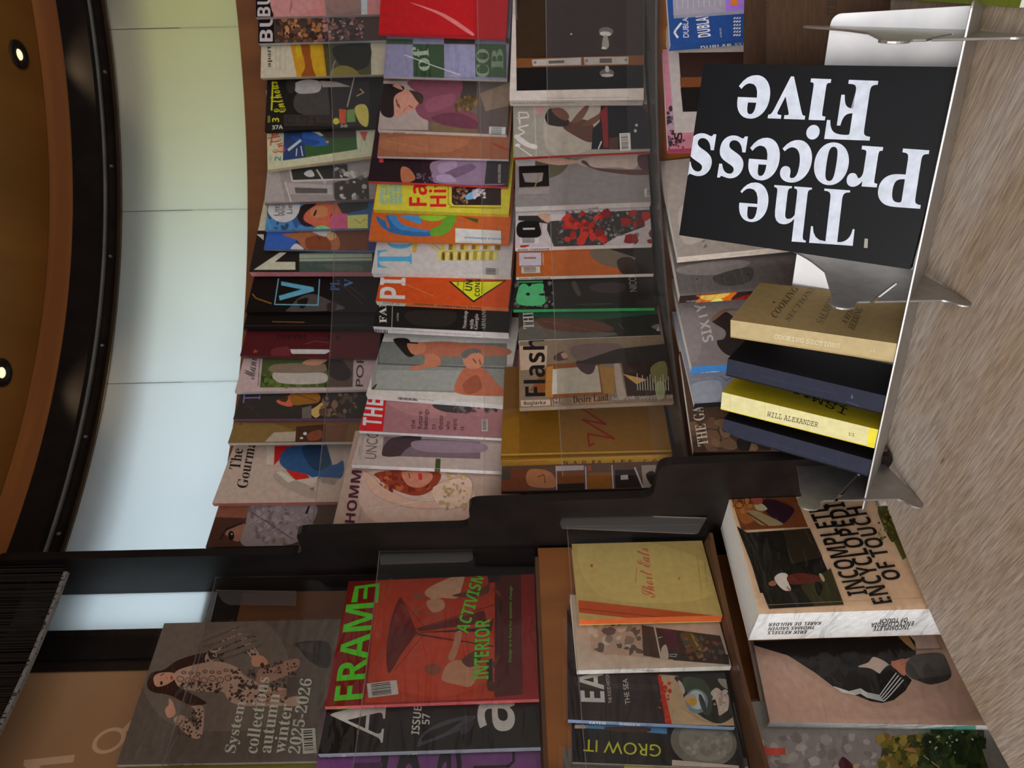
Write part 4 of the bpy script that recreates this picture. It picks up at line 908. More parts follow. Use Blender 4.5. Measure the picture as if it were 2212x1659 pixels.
A(2, 'orange red magazine with a yellow road sign diamond on the second tier', (1230, 990), (2130, 1035), .2, .013, '9c3a14', 'a85c38',
  [('T', 'a8a09c', 'PIN', 'S', (1480, 972), (1490, 640), 215), ('P', '181612', [(1852, 822), (2350, 812), (2065, 1002)]), ('P', 'a8a41c', [(1878, 826), (2320, 822), (2065, 985)]), ('T', '181612', 'UND', 'S', (2052, 905), (2070, 760), 62), ('T', '181612', 'CONST', 'S', (2118, 950), (2122, 770), 42), ('L', '181612', [(1978, 908), (1985, 825)], 5), ('L', '181612', [(2135, 928), (2138, 830)], 5), ('T', '181612', 'NO', 'S', (1940, 860), (1942, 828), 18), ('L', 'b4603c', [(1450, 830), (1720, 945)], 5)],
  'Z6', yaw=12, sart=[('P', 'b0a49a', [(1230, 990), (1490, 1010), (1470, 1050), (1230, 1040)]), ('T', '2a2422', 'PINUP 36', 'i', (1290, 1012), (1435, 1020), 14), ('T', '2a1614', 'HORIZONTAL', 'S', (1565, 1020), (1730, 1030), 16), ('T', '2a1614', 'CONSTRUCTION', 'S', (1760, 1035), (2130, 1058), 16)])
A(2, 'black magazine with a thick white barcode spine on the second tier', (1208, 1205), (2130, 1250), .2, .020, '131110', 'b8aca4',
  [('T', 'aaa29e', 'FANT', 'R', (1325, 1175), (1318, 900), 62), ('L', '8a8480', [(1375, 1010), (1368, 1212)], 5), ('T', '8d8784', 'LAYERS', 's', (1425, 1160), (1428, 1090), 16), ('T', '938d8a', 'Nonstop', 'R', (2012, 1225), (2022, 1075), 40), ('T', '938d8a', 'with', 'R', (2062, 1230), (2068, 1145), 34), ('T', '938d8a', 'Giorgio', 'R', (2110, 1232), (2114, 1100), 40), ('T', '756f6c', 'ARMANI', 'R', (2168, 1232), (2172, 1065), 36), ('C', '1f1b19', [(1500, 1080), (1900, 1080), (1850, 1200), (1550, 1190)])],
  'Z6', yaw=15, sart=[('P', '221e1c', [(1228, 1224), (1236, 1224), (1236, 1284), (1228, 1284)])] + [('P', '221e1c', [(1228 + i * 11, 1226 + i * .6), (1228 + i * 11 + (3 + (i * 7) % 5), 1226 + i * .6), (1227 + i * 11 + (3 + (i * 7) % 5), 1284 + i), (1227 + i * 11, 1284 + i)]) for i in range(10)] + [('T', '4a4442', 'Fantastic favourite magazine on men fashion and design visiting the summer', 's', (1370, 1240), (2130, 1288), 11), ('T', '6a6462', 'Issue number featuring twelve interviews', 's', (1470, 1300), (2030, 1340), 8)])
A(2, 'white bordered magazine with two men against a grey wall, second tier', (1425, 285), (2212, 345), .205, .014, 'a39e98', 'a9a39e',
  [('Z', 'px'), ('P', '6e706c', [(812, 738), (1095, 742), (1092, 852), (802, 842)]), ('P', '5c5f5b', [(812, 738), (1095, 742), (1095, 790), (815, 786)]), ('L', '454845', [(818, 745), (818, 786), (1090, 796)], 3), ('P', '7b7d79', [(812, 800), (1000, 800), (1000, 845), (806, 840)]), ('C', '8c5440', [(885, 745), (945, 738), (1010, 742), (1094, 752), (1094, 768), (1000, 770), (930, 770), (890, 762)]), ('C', '9a6048', [(920, 765), (945, 768), (952, 788), (925, 795), (890, 800), (888, 792), (915, 786)]), ('C', '1e1715', [(850, 733), (880, 732), (890, 748), (895, 768), (880, 770), (862, 752)]), ('C', '9a6248', [(880, 742), (915, 742), (918, 760), (892, 766)]), ('L', '1d1413', [(876, 740), (902, 742)], 3),
   ('C', '94543e', [(988, 850), (990, 815), (1005, 795), (1030, 792), (1050, 800), (1075, 830), (1095, 850), (1090, 856)]), ('C', 'a06a52', [(1005, 765), (1020, 758), (1042, 768), (1045, 785), (1030, 797), (1010, 795), (1000, 780)]), ('C', '55514e', [(996, 765), (1010, 755), (1030, 754), (1040, 762), (1020, 764), (1005, 775)]), ('L', '2a1c18', [(1022, 776), (1028, 784)], 2), ('L', '6a3428', [(1036, 778), (1038, 788)], 2.5), ('C', '7c4432', [(1000, 830), (1030, 810), (1040, 840), (1010, 852)]), ('Z', 'Y2'), ('P', '6e706c', [(1480, -60), (1530, -60), (1500, 240), (1470, 240)]), ('C', '2c2b2a', [(1470, 240), (1520, 190), (1500, 235)])],
  'Y2', yaw=14, sart=[('Z', 'px')] + [('P', '1e1a18', [(860 + i * 3.3, 845 + i * .25), (861.6 + i * 3.3 + (i * 5 % 3) * .4, 845 + i * .25), (861.6 + i * 3.3 + (i * 5 % 3) * .4, 863 + i * .25), (860 + i * 3.3, 863 + i * .25)]) for i in range(13)] + [('T', '5a5452', 'SERVICE', 'R', (904, 863), (938, 866), 5)])
A(2, 'dusty pink magazine with a red masthead block and small black words on the second tier', (1362, 595), (2212, 640), .2, .008, '7c565a', 'b3aaa8',
  [('P', '9b1a1e', [(1340, 290), (1600, 300), (1568, 600), (1340, 590)]), ('T', 'b8a8a4', 'THE', 'S', (1555, 560), (1575, 330), 160), ('C', '86605f', [(1600, 340), (2000, 350), (2100, 480), (1800, 460)]), ('C', '302a2c', [(2000, 370), (2300, 385), (2300, 440), (2080, 430)]), ('T', '2c1e20', 'the', 's', (1845, 578), (1845, 500), 42), ('T', '2c1e20', 'future', 's', (1905, 580), (1905, 428), 42), ('T', '2c1e20', 'belongs', 's', (1962, 582), (1968, 412), 50), ('T', '2c1e20', 'to', 's', (2020, 584), (2020, 540), 38), ('T', '2c1e20', 'those', 's', (2080, 588), (2082, 465), 42), ('T', '2c1e20', 'who', 's', (2140, 588), (2142, 512), 42), ('T', '2c1e20', 'want', 's', (2200, 592), (2202, 492), 36), ('Z', 'Y3'), ('T', '2c1e20', 'it', 's', (88, 590), (90, 555), 36), ('B', '8f8a86', 265, 548, 26, 52), ('S', ['302a2c', '54484a', '3c3436'], (0, 385, 385, 440), 30, 22)],
  'Y2', yaw=12, sart=[('T', '4a4442', 'your future issue of a quarterly fashion journal', 's', (1870, 634), (2212, 645), 9)])
A(2, 'white magazine with thin grey capitals and a dusky close-up photo on the second tier', (1298, 885), (2212, 925), .2, .010, '8d807a', 'b6aeac',
  [('T', '4c4644', 'UNCO', 's', (1512, 838), (1532, 600), 95), ('P', '5c4c52', [(1575, 645), (2400, 690), (2400, 835), (1560, 808)]), ('C', '35292c', [(1560, 800), (1640, 660), (1900, 650), (1760, 760), (1700, 812)]), ('C', '70606a', [(1850, 680), (2400, 700), (2400, 780), (1900, 770)]), ('P', '33381f', [(2020, 832), (2062, 834), (2056, 940), (2012, 940)]), ('L', '5a5452', [(1400, 650), (1375, 835)], 3), ('L', '6a6462', [(1375, 720), (1362, 808)], 6)],
  'Y2', yaw=12, sart=[('P', '3f4426', [(2010, 900), (2058, 900), (2058, 990), (2010, 990)]), ('T', '6a6462', 'UNCOVERED', 's', (1370, 908), (1460, 912), 8)])
A(2, 'beige magazine with purple capitals and a red-haired woman beside the partition on the second tier', (1142, 1392), (2000, 1400), .19, .008, '8a766a', '6a5a50',
  [('C', '9a8478', [(1400, 960), (2100, 940), (2300, 1000), (2300, 1360), (1500, 1370)]), ('C', '6e2c1c', [(1500, 960), (1700, 930), (2050, 950), (2000, 1090), (1850, 1150), (1650, 1090), (1540, 1010)]), ('S', ['7a3420', '5a2014', '8a4428'], (1540, 950, 1980, 1110), 50, 28), ('C', '96604c', [(1740, 950), (1960, 950), (1990, 1010), (1900, 1080), (1780, 1060)]), ('C', '8c2624', [(1870, 970), (1900, 965), (1905, 1010), (1880, 1015)]), ('L', '4a241c', [(1790, 960), (1800, 1000)], 7), ('C', 'a08070', [(1400, 960), (1470, 980), (1600, 1100), (1850, 1200), (2060, 1200), (2040, 1260), (1750, 1240), (1500, 1140)]), ('C', 'a58c7c', [(2000, 1080), (2300, 1000), (2300, 1200), (2080, 1260)]), ('S', ['8c7452', 'a08660', '7a6650'], (2060, 960, 2300, 1260), 40, 22),
   ('T', '3c1828', 'HOMM', 'S', (1328, 1385), (1390, 940), 90, (-84, -6)), ('T', '6a5a58', 'SUMMER 25', 's', (1372, 1370), (1392, 1270), 16), ('L', 'b0a298', [(1420, 1270), (1900, 1200), (2130, 1170)], 4)], 'Y2', yaw=7)

# --- third tier
KB = K
A(3, 'large white photo book with a dark cupboard and round door knob, third tier', (80, 858), (1385, 852), .23, .018, 'a69c94', '9a918a',
  [('P', '1a1009', [(132, -120), (1305, -120), (1322, 750), (142, 775)]), ('P', '2b1c10', [(132, -120), (380, -120), (385, 480), (140, 500)]), ('P', '2a2020', [(380, -120), (1305, -120), (1310, 470), (390, 485)]), ('P', '5f381a', [(138, 500), (1310, 470), (1312, 552), (142, 580)]), ('P', '0e0a0a', [(142, 582), (1314, 556), (1322, 750), (142, 775)]), ('P', '8d8680', [(272, 510), (692, 492), (692, 555), (280, 565)]), ('P', '857e78', [(716, 490), (1095, 484), (1096, 548), (722, 555)]), ('P', '4a4440', [(415, 520), (548, 515), (548, 540), (415, 545)]), ('P', '4a4440', [(850, 500), (955, 498), (955, 538), (850, 540)]),
   ('E', '5a5450', 300, 535, 12, 12), ('E', '5a5450', 740, 520, 12, 12), ('E', '5a5450', 1075, 512, 12, 12), ('E', '56504c', 905, 270, 62, 38, 4), ('E', '9a948e', 900, 290, 50, 20, 4), ('C', '76706a', [(885, 310), (915, 310), (930, 390), (900, 425), (870, 395)]), ('E', 'a29c96', 885, 412, 20, 10), ('E', '4c4642', 912, 625, 62, 36), ('E', '8a847e', 915, 645, 54, 14), ('C', '8a847e', [(900, 570), (925, 570), (930, 615), (900, 612)]), ('E', 'a8a29c', 608, 292, 8, 6), ('L', '7c756e', [(400, 840), (1100, 830)], 4)],
  'Z3', yaw=11, cat='book', name='book', hard=.002, sart=[('T', '3f3a36', 'This Book is A Staatskapital Order by mother', 'i', (105, 890), (645, 882), 14), ('T', '3f3a36', 'Published by motherbooks', 'i', (1015, 872), (1355, 868), 14)])
A(3, 'grey magazine with white brush letters, turned away person and red spine, third tier', (115, 1345), (1400, 1285), .21, .008, '7c766c', '84221e',
  [('C', '8c8478', [(420, 930), (900, 920), (1000, 1000), (760, 1280), (420, 1300)]), ('C', '4a3028', [(540, 1090), (600, 1040), (720, 1020), (800, 1080), (790, 1200), (740, 1210), (640, 1160)]), ('C', '5a3c30', [(610, 1040), (720, 910), (760, 915), (690, 1030)]), ('C', '56382c', [(700, 1060), (860, 960), (880, 900), (920, 905), (840, 1030), (760, 1075)]), ('C', '221c1a', [(385, 990), (420, 930), (470, 935), (520, 1000), (590, 1030), (560, 1080), (430, 1070), (395, 1040)]), ('C', '5a3a30', [(440, 930), (530, 925), (590, 990), (560, 1030), (480, 990)]), ('P', '17161a', [(860, 900), (1380, 890), (1280, 1000), (1280, 1270), (1120, 1275), (780, 1275), (790, 1100), (850, 1040)]), ('P', '651c20', [(850, 960), (915, 900), (920, 1020), (925, 1260), (885, 1262), (870, 1060)]), ('P', '3f2b1c', [(1200, 890), (1400, 890), (1400, 1270), (1290, 1270), (1280, 1000)]), ('P', '3c2a1e', [(930, 1180), (1010, 1170), (1010, 1270), (930, 1275)]),
   ('L', 'aca4a0', [(268, 1330), (140, 1240)], 10), ('E', 'aca4a0', 152, 1240, 22, 14), ('C', 'aca4a0', [(125, 1175), (150, 1150), (250, 1220), (315, 1240), (305, 1275), (200, 1240)]), ('L', 'aca4a0', [(150, 1160), (215, 1130), (150, 1090), (240, 1070)], 13), ('L', 'aca4a0', [(170, 1060), (160, 960), (230, 960), (250, 1000), (150, 1010)], 12), ('L', 'a49c98', [(295, 920), (310, 1340)], 4), ('P', '97706a', [(300, 920), (390, 920), (360, 970), (310, 985)]), ('B', 'b0aaa6', 1068, 1212, 46, 74, -3), ('L', 'aca6a2', [(840, 1270), (865, 1210)], 10), ('L', 'aca6a2', [(1320, 1245), (1405, 1242)], 10), ('E', '9a9490', 1165, 1070, 12, 12), ('E', '9a9490', 1155, 1118, 12, 14)], 'Z3', yaw=12)
A(3, 'grey magazine with a reclining model, black letter and white spine, third tier', (208, 187), (1462, 140), .21, .015, '6e6866', 'a39c98',
  [('Z', 'Z3'), ('P', '8f8686', [(120, 1370), (420, 1350), (420, 1430), (160, 1430)]), ('C', '4a4434', [(300, 1380), (420, 1380), (600, 1350), (520, 1480), (360, 1520)]), ('C', 'a48070', [(300, 1370), (440, 1350), (590, 1360), (680, 1385), (500, 1410)]), ('C', '97857c', [(650, 1370), (1000, 1310), (1180, 1330), (1150, 1440), (1000, 1430), (780, 1430)]), ('C', '4a3230', [(700, 1370), (740, 1380), (800, 1430), (1050, 1450), (1250, 1450), (1330, 1480), (1150, 1495), (860, 1460), (710, 1400)]), ('C', '482830', [(1180, 1330), (1330, 1330), (1320, 1440), (1200, 1440)]), ('P', '14100f', [(160, 1420), (420, 1410), (420, 1590), (165, 1600)]), ('P', '6f6866', [(190, 1480), (370, 1475), (360, 1545), (320, 1560), (215, 1555)]), ('L', '6a6436', [(335, 1490), (290, 1620)], 10), ('P', '7a706e', [(160, 1610), (420, 1600), (425, 1659), (160, 1659)]), ('Z', 'Z7'), ('B', '9c9693', 1390, 62, 78, 36, -2)],
  'Z7', yaw=13, sart=[('T', '2a2624', 'DUST', 'I', (915, 188), (818, 194), 26), ('E', '6a6462', 1437, 177, 8, 8)])
A(3, 'white magazine with red roses on a black dress on the third tier', (208, 535), (1512, 497), .21, .011, '9a9090', 'aca4a0',
  [('P', '24211f', [(235, 262), (490, 258), (500, 330), (235, 300)]), ('P', '2c2826', [(490, 250), (1462, 205), (1465, 245), (1330, 260), (1300, 360), (1080, 440), (960, 515), (540, 525), (480, 380)]), ('S', ['55504e', '6b6664', '3c3836', '464240'], (560, 230, 1260, 500), 160, 16), ('P', 'a09696', [(500, 250), (640, 245), (620, 300), (500, 310)]), ('S', ['8a1c16', 'a3281e', '6c1410'], (600, 240, 1000, 500), 36, 42), ('S', ['7a1a18', '55100f'], (1130, 240, 1400, 480), 10, 44), ('C', '6c1a1a', [(1140, 430), (1240, 425), (1250, 480), (1180, 500), (1130, 480)]), ('C', '6c1a1a', [(1340, 465), (1410, 465), (1405, 495), (1345, 495)]), ('C', '8a1d1a', [(1290, 240), (1350, 230), (1370, 270), (1310, 310)]), ('P', '9a9090', [(960, 515), (1080, 440), (1150, 430), (1130, 510)]),
   ('C', '0e0c0c', [(240, 320), (400, 308), (415, 330), (418, 438), (238, 440)]), ('L', '9a9090', [(280, 374), (372, 372)], 16), ('T', '4a4442', 'THE GENTLEWOMEN', 's', (440, 430), (438, 262), 10), ('B', 'a9a1a1', 330, 475, 82, 24), ('C', '9a7a68', [(400, 255), (490, 250), (500, 320), (460, 310)]), ('T', '8c3434', 'Rosé', 's', (1482, 440), (1462, 280), 62), ('C', '8a1c16', [(255, 515), (330, 512), (300, 530), (260, 535)])],
  'Z7', yaw=12, sart=[('T', '1c1818', 'DAZED COMPANION', 'I', (232, 560), (500, 552), 16)])
A(3, 'orange magazine with a white letter block and a dark portrait on the third tier', (216, 785), (1535, 752), .21, .009, '84461a', 'aaa29c',
  [('P', '90481a', [(440, 560), (900, 545), (1130, 700), (1120, 765), (450, 780)]), ('C', '5a4e40', [(850, 560), (1100, 545), (1230, 600), (1200, 690), (1100, 710), (920, 660)]), ('P', '1a1412', [(1010, 545), (1530, 530), (1530, 765), (1140, 770), (1190, 690), (1240, 620)]), ('C', '2b211c', [(1080, 640), (1200, 620), (1260, 740), (1120, 755)]), ('P', '97909a', [(242, 578), (430, 575), (432, 685), (244, 688)]), ('L', '84461a', [(286, 622), (384, 621)], 13), ('T', 'a8a0a0', 'INDEPENDENT', 's', (455, 680), (450, 575), 10), ('B', '9d948c', 342, 722, 80, 28, -1), ('T', '8f8a88', 'Dams', 's', (1500, 690), (1488, 530), 60)],
  'Z7', yaw=12, sart=[('T', '1c1818', 'DAZED COMPANION', 'I', (240, 804), (510, 799), 14)])
A(3, 'black magazine with a bright green letter and green spine on the third tier', (192, 1062), (1530, 1045), .21, .009, '171412', '2f7a48',
  [('P', '2f7a48', [(220, 820), (445, 815), (445, 830), (220, 834)]), ('S', ['3c3a38', '24211f', '4a4846', '55524f'], (205, 830, 535, 1050), 50, 22), ('P', '1b1715', [(540, 820), (1530, 790), (1530, 1045), (540, 1060)]), ('C', '2c2523', [(850, 860), (1000, 830), (1150, 850), (1100, 920), (900, 910)]), ('C', '3a322a', [(690, 850), (720, 820), (770, 930), (740, 940)]), ('C', '3f8a58', [(236, 1018), (232, 900), (262, 848), (300, 845), (330, 868), (360, 848), (445, 843), (450, 900), (452, 1018)]), ('E', '171412', 318, 932, 18, 13), ('C', '171412', [(405, 936), (450, 925), (452, 945)]), ('T', '6a6664', 'NICO', 's', (1250, 905), (1240, 780), 64), ('T', '24603c', 'SCARLETT JOHANSON', 's', (725, 1026), (1030, 1018), 10)], 'Z7', yaw=12)
A(3, 'dark green brown magazine with serif capitals and a white spine, third tier', (236, 1328), (1575, 1275), .21, .013, '2f2a24', 'a9a39c',
  [('C', '4a4640', [(240, 1230), (400, 1160), (800, 1240), (1100, 1270), (700, 1320), (240, 1325)]), ('P', '1f1e1a', [(900, 1090), (1570, 1060), (1570, 1275), (1100, 1290), (1000, 1200)]), ('C', '4a3028', [(380, 1150), (600, 1120), (900, 1160), (1050, 1230), (800, 1260), (500, 1230)]), ('L', '7a5040', [(380, 1150), (480, 1290)], 3), ('L', '5f3c30', [(450, 1160), (900, 1250)], 5), ('L', '6a4436', [(1090, 1180), (1140, 1240)], 4), ('P', '1f3c2a', [(240, 1090), (1530, 1060), (1530, 1090), (900, 1150), (420, 1130)]), ('T', '97918a', 'THE', 'R', (370, 1225), (360, 1060), 88), ('B', '8f8a86', 1490, 1214, 76, 28, -2), ('C', '5a564c', [(1370, 1210), (1430, 1185), (1420, 1230)])],
  'Z7', yaw=13, sart=[('T', '6a6058', 'The Plant magazine', 'R', (280, 1358), (480, 1350), 14), ('T', '5a524c', 'The mandrakes from the sun through the cracks the meadows', 'w', (560, 1345), (1285, 1318), 15)])
A(3, 'magazine with heavy black condensed letters over a warm studio photo on the third tier', (560, 400), (1950, 340), .2, .010, '6a5a4a', '7a6a5a',
  [('P', '97826e', [(560, -130), (800, -130), (790, 60), (570, 80)]), ('P', '6a3c1e', [(650, 250), (800, 30), (1240, 0), (1310, 290), (850, 320)]), ('P', '8c5f2c', [(790, 50), (850, 40), (850, 310), (780, 310)]), ('P', '8d8676', [(845, 70), (1230, 40), (1260, 265), (840, 285)]), ('P', 'a39c8e', [(845, 75), (890, 75), (880, 282), (838, 284)]), ('P', '7c5c30', [(1240, 40), (1380, 60), (1370, 280), (1280, 285)]), ('C', '3a2a2c', [(1050, 0), (1200, 0), (1195, 90), (1140, 115), (1070, 70)]), ('P', '2a1c16', [(1420, -60), (1950, -80), (1950, 290), (1480, 300)]), ('C', '8a7c70', [(1370, 20), (1410, 10), (1450, 200), (1470, 310), (1400, 310)]), ('P', '9a7a44', [(1440, 110), (1650, 160), (1560, 200)]), ('C', '64603a', [(1680, 60), (1800, 0), (1820, 160), (1720, 200)]), ('C', '7d8058', [(1720, 200), (1790, 180), (1800, 300), (1740, 330)]),
   ('S', ['9d978c', '8b857c'], (1550, 120, 1850, 240), 1, 4)] + [('L', '9b958a', [(1570 + i * 22, 250), (1565 + i * 22, 110 + (i * 37) % 60)], 6) for i in range(13)] + [('L', '9b958a', [(1880 + i * 20, 230), (1870 + i * 20, 20)], 6) for i in range(3)] +
  [('T', '14100e', 'Flash', 'S', (785, 300), (775, -200), 185), ('P', '9c8674', [(570, 335), (920, 325), (915, 375), (575, 388)]), ('T', '2a221e', 'Boglarka', 'S', (600, 385), (785, 378), 40), ('T', '2a221e', 'Ibid', 'R', (825, 378), (915, 370), 50), ('P', '8f6a4a', [(1010, 330), (1320, 300), (1320, 350), (1015, 365)]), ('T', '1e1614', 'Desire Land', 'R', (1020, 362), (1320, 340), 60), ('T', '958f8c', 'NO. 348', 's', (1355, 340), (1545, 328), 30), ('T', '958f8c', 'WINTER 2024', 's', (1580, 330), (1925, 312), 30), ('Z', 'Z7'), ('C', '5a4a48', [(700, 1380), (1080, 1360), (1100, 1480), (760, 1500)]), ('C', '3a2a26', [(540, 1460), (620, 1420), (660, 1480), (560, 1500)]), ('C', '8a6a58', [(600, 1440), (640, 1430), (660, 1470), (620, 1480)]), ('P', '26221e', [(1080, 1400), (1560, 1350), (1560, 1500), (900, 1530), (720, 1520)])], 'Y3', yaw=9, dR=-.028)
A(3, 'thick golden cloth book with a red zigzag signature on the third tier', (402, 845), (1750, 800), .215, .030, '6e4a14', '7a5a20',
  [('P', '7a5418', [(400, 420), (560, 400), (560, 830), (400, 840)]), ('L', '97762e', [(400, 800), (1900, 765)], 14), ('L', '5a3c10', [(400, 822), (1900, 785)], 9), ('L', '74180f', [(1200, 700), (1158, 725), (1145, 622), (1370, 662), (1100, 500), (1300, 540), (1040, 370), (1180, 410), (1150, 370)], 16)] + [('T', '241a0c', ch, 'S', (1945 - i * 20, 692 - i * 112), (1938 - i * 20, 655 - i * 112), 34) for i, ch in enumerate('NADI')],
  'Y3', yaw=15, cat='book', name='book', m=M_MATTE, hard=.003, dR=0.012, sart=[('T', '2c2010', ch, 'S', (940 + x, 880 - x * .02), (972 + x, 879 - x * .02), 28) for x, ch in zip((0, 80, 158, 235, 290, 420, 490, 555, 680, 760), 'NADIALEECO')] + [('L', '8a3a24', [(540, 880), (600, 860), (800, 855)], 5)], rise=0.0)
A(3, 'magazine with a grid of small warm photos behind the gold book, third tier', (405, 1112), (1600, 1085), .18, .008, '4a3830', '4a3830',
  [('P', '5a2f1e', [(405, 925), (640, 920), (640, 1100), (405, 1110)]), ('P', '3a322c', [(410, 930), (485, 928), (485, 1010), (410, 1012)]), ('C', '8a5a3a', [(640, 930), (800, 935), (870, 1010), (850, 1080), (640, 1060)]), ('L', '4a2c1e', [(720, 990), (770, 970), (780, 1040)], 7), ('P', '5c3418', [(885, 945), (1115, 938), (1115, 1090), (885, 1095)]), ('P', '1e150e', [(885, 1050), (1115, 1040), (1115, 1100), (885, 1105)]), ('P', '6a4216', [(1140, 955), (1345, 948), (1350, 1085), (1140, 1090)]), ('P', '1c1614', [(1375, 930), (1540, 925), (1600, 1080), (1380, 1085)]), ('P', '8a8480', [(1425, 975), (1485, 970), (1490, 1010), (1425, 1015)]), ('P', '8d8084', [(870, 895), (1110, 890), (1110, 930), (870, 940)]), ('P', '7c746c', [(1600, 890), (1800, 885), (1800, 1080), (1620, 1080)]), ('C', '1e1a14', [(1640, 970), (1700, 940), (1740, 1010), (1690, 1060)]),
   ('L', '98909a', [(875, 900), (880, 1100)], 7), ('L', '98909a', [(1125, 900), (1132, 1095)], 9), ('L', '98909a', [(1350, 890), (1362, 1085)], 9), ('L', '98909a', [(1545, 910), (1615, 1080)], 12), ('P', '7a3a24', [(1140, 890), (1175, 890), (1175, 935), (1140, 935)])], 'Y3', yaw=8, dR=0.02)

# --- lowest tier
A(4, 'grey and lilac book with orange blocks at the right end of the lowest tier', (1490, 130), (1925, 100), .17, .012, '75707a', '8a8890',
  [('P', '76559a', [(1925, -60), (2300, -60), (2300, 120), (1925, 125)]), ('P', 'a4561c', [(1970, -60), (2025, -60), (2025, 45), (1970, 48)]), ('P', 'a4561c', [(2165, -60), (2300, -60), (2300, 35), (2168, 38)]), ('P', '9a4a38', [(2000, 122), (2300, 118), (2300, 128), (2000, 132)])] + [('T', '9f99a2', 'Lorient Harmonies Frederick Jansen Marie Claire', 's', (1520 + i * 46, 76 - i * 3), (1515 + i * 46, -140), 15) for i in range(9)], 'Z3', yaw=10, cat='book', name='book', m=M_MATTE, hard=.0015)
A(4, 'blue paperback with white lettering on its cover and spine on the lowest tier', (1455, 390), (2200, 325), .17, .016, '1a3566', '24457c',
  [('L', 'a8a4a4', [(1515, 318), (1490, 280), (1500, 255), (1545, 200)], 18), ('T', 'a8a4a4', 'DUBLAB', 's', (1612, 318), (1604, 120), 48), ('T', 'a8a4a4', 'DUBLAB', 'S', (1800, 308), (1775, 110), 110), ('T', '9a9898', 'dublab', 'S', (2190, 235), (2168, 60), 66), ('T', '8f8c8c', 'DUBLAB', 's', (1893, 318), (1886, 240), 14)] + [('P', 'a09c9c', [(1990 + c * 22 + (r % 2) * 4, 300 - r * 29), (2008 + c * 22, 288 - r * 29), (2010 + c * 22, 302 - r * 29), (1992 + c * 22, 310 - r * 29)]) for r in range(6) for c in range(3)],
  'Z3', yaw=11, cat='book', name='book', sart=[('T', 'b0acac', 'DUBLAB', 'S', (1715, 425), (1975, 405), 34), ('T', '8a9098', 'FUTURE', 'R', (2005, 405), (2260, 378), 36), ('T', 'a8a8a8', 'S', 'w', (1560, 440), (1512, 415), 40)])
A(4, 'white framed photo book with a dark picture behind the black book on the lowest tier', (1490, 1115), (2200, 1080), .21, .018, '8d8480', '98908a', [('P', '2a1a16', [(1525, 450), (2300, 440), (2300, 940), (1560, 955)]), ('P', '5a3218', [(1535, 660), (2300, 650), (2300, 730), (1540, 745)]), ('P', '120e0c', [(1540, 750), (2300, 735), (2300, 940), (1560, 950)])], 'Z3', yaw=13, cat='book', name='book', hard=.002, sart=[('T', '6a625c', 'The', 'i', (1530, 1080), (1570, 1078), 14)])
A(4, 'pink book with a black letter and dark spots on the lowest tier', (1435, 1272), (2000, 1255), .2, .012, '8c5a66', '7a2c44', [('T', '1a1416', 'S', 'S', (1555, 1200), (1555, 1120), 70), ('S', ['2a2028', '7a6c74', '4a3a4a'], (1420, 920, 1480, 1260), 26, 24), ('S', ['5a2c30', '2a1c1e'], (1440, 1180, 1580, 1270), 12, 20)], 'Z3', yaw=12, cat='book', name='book')
A(4, 'grey wrapped book with spaced capitals and a cream spine behind the black book', (1598, 615), (2212, 555), .21, .015, '857b74', 'ab9f94', [('T', '3c3634', 'A', 'R', (1855, 525), (1835, 500), 38), ('T', '5a5250', 'R', 'R', (1835, 475), (1818, 452), 30), ('L', '6a625c', [(1985, 515), (1990, 490)], 5), ('C', '948a82', [(1610, 200), (1800, 180), (1900, 400), (1650, 500)])], 'Z7', yaw=13, cat='book', name='book', sart=[('T', '8a8078', 'THE JOURNAL', 's', (1670, 652), (1775, 640), 12), ('T', '8a8078', 'POEMS THAT ARE LEFT', 's', (2045, 605), (2300, 575), 12)])
A(4, 'grey book in foggy wrap with a flame photo on its spine on the lowest tier', (1615, 945), (2200, 905), .2, .020, '67605e', '2a1c1a', [('C', '857d7a', [(1610, 700), (2000, 640), (2212, 660), (2000, 760), (1650, 760)]), ('C', '4c4846', [(1900, 780), (2212, 700), (2212, 820), (2000, 860)]), ('E', '2a2422', 1760, 800, 7, 7), ('E', '2a2422', 1975, 778, 7, 7), ('E', '2a2422', 2195, 762, 7, 7)], 'Z7', yaw=15, cat='book', name='book', sleeve=.008,
  sart=[('C', 'c85a14', [(1740, 1010), (1780, 960), (1760, 940), (1950, 925), (2100, 905), (2060, 960), (2030, 1010), (1900, 1035), (1780, 1035)]), ('C', 'dba04a', [(1790, 945), (1900, 935), (2040, 920), (1980, 960), (1860, 980), (1800, 970)]), ('C', 'e0b870', [(1880, 985), (1960, 965), (1980, 1000), (1900, 1015)]), ('E', '241614', 1828, 1022, 34, 14), ('C', '7a1c14', [(2040, 990), (2212, 930), (2212, 1000), (2060, 1020)]), ('T', '9a928c', 'THE GREATEST', 'S', (1670, 998), (1790, 988), 12)])
A(4, 'grey magazine with large pale capitals and a blue spine on the lowest tier', (1715, 1550), (2020, 1530), .2, .017, '6f6767', '2f5f90', [('C', '26201f', [(1880, 1150), (2005, 1080), (2150, 1200), (2300, 1300), (2300, 1500), (2050, 1460), (1960, 1400), (1930, 1330), (1990, 1310), (2000, 1240)]), ('C', '6a5040', [(1890, 1130), (1990, 1060), (2160, 1060), (2010, 1080), (1900, 1160)]), ('T', 'a09896', 'SIXTY', 'S', (1905, 1325), (1825, 1000), 88, (-92, 22)), ('C', '78706f', [(1620, 1100), (1760, 1080), (1800, 1400), (1700, 1500)])],
  'Z7', yaw=15, cat='book', name='book', sart=[('T', 'b4b0ac', 'VOLUME 18', 'S', (1955, 1585), (1795, 1598), 22)])
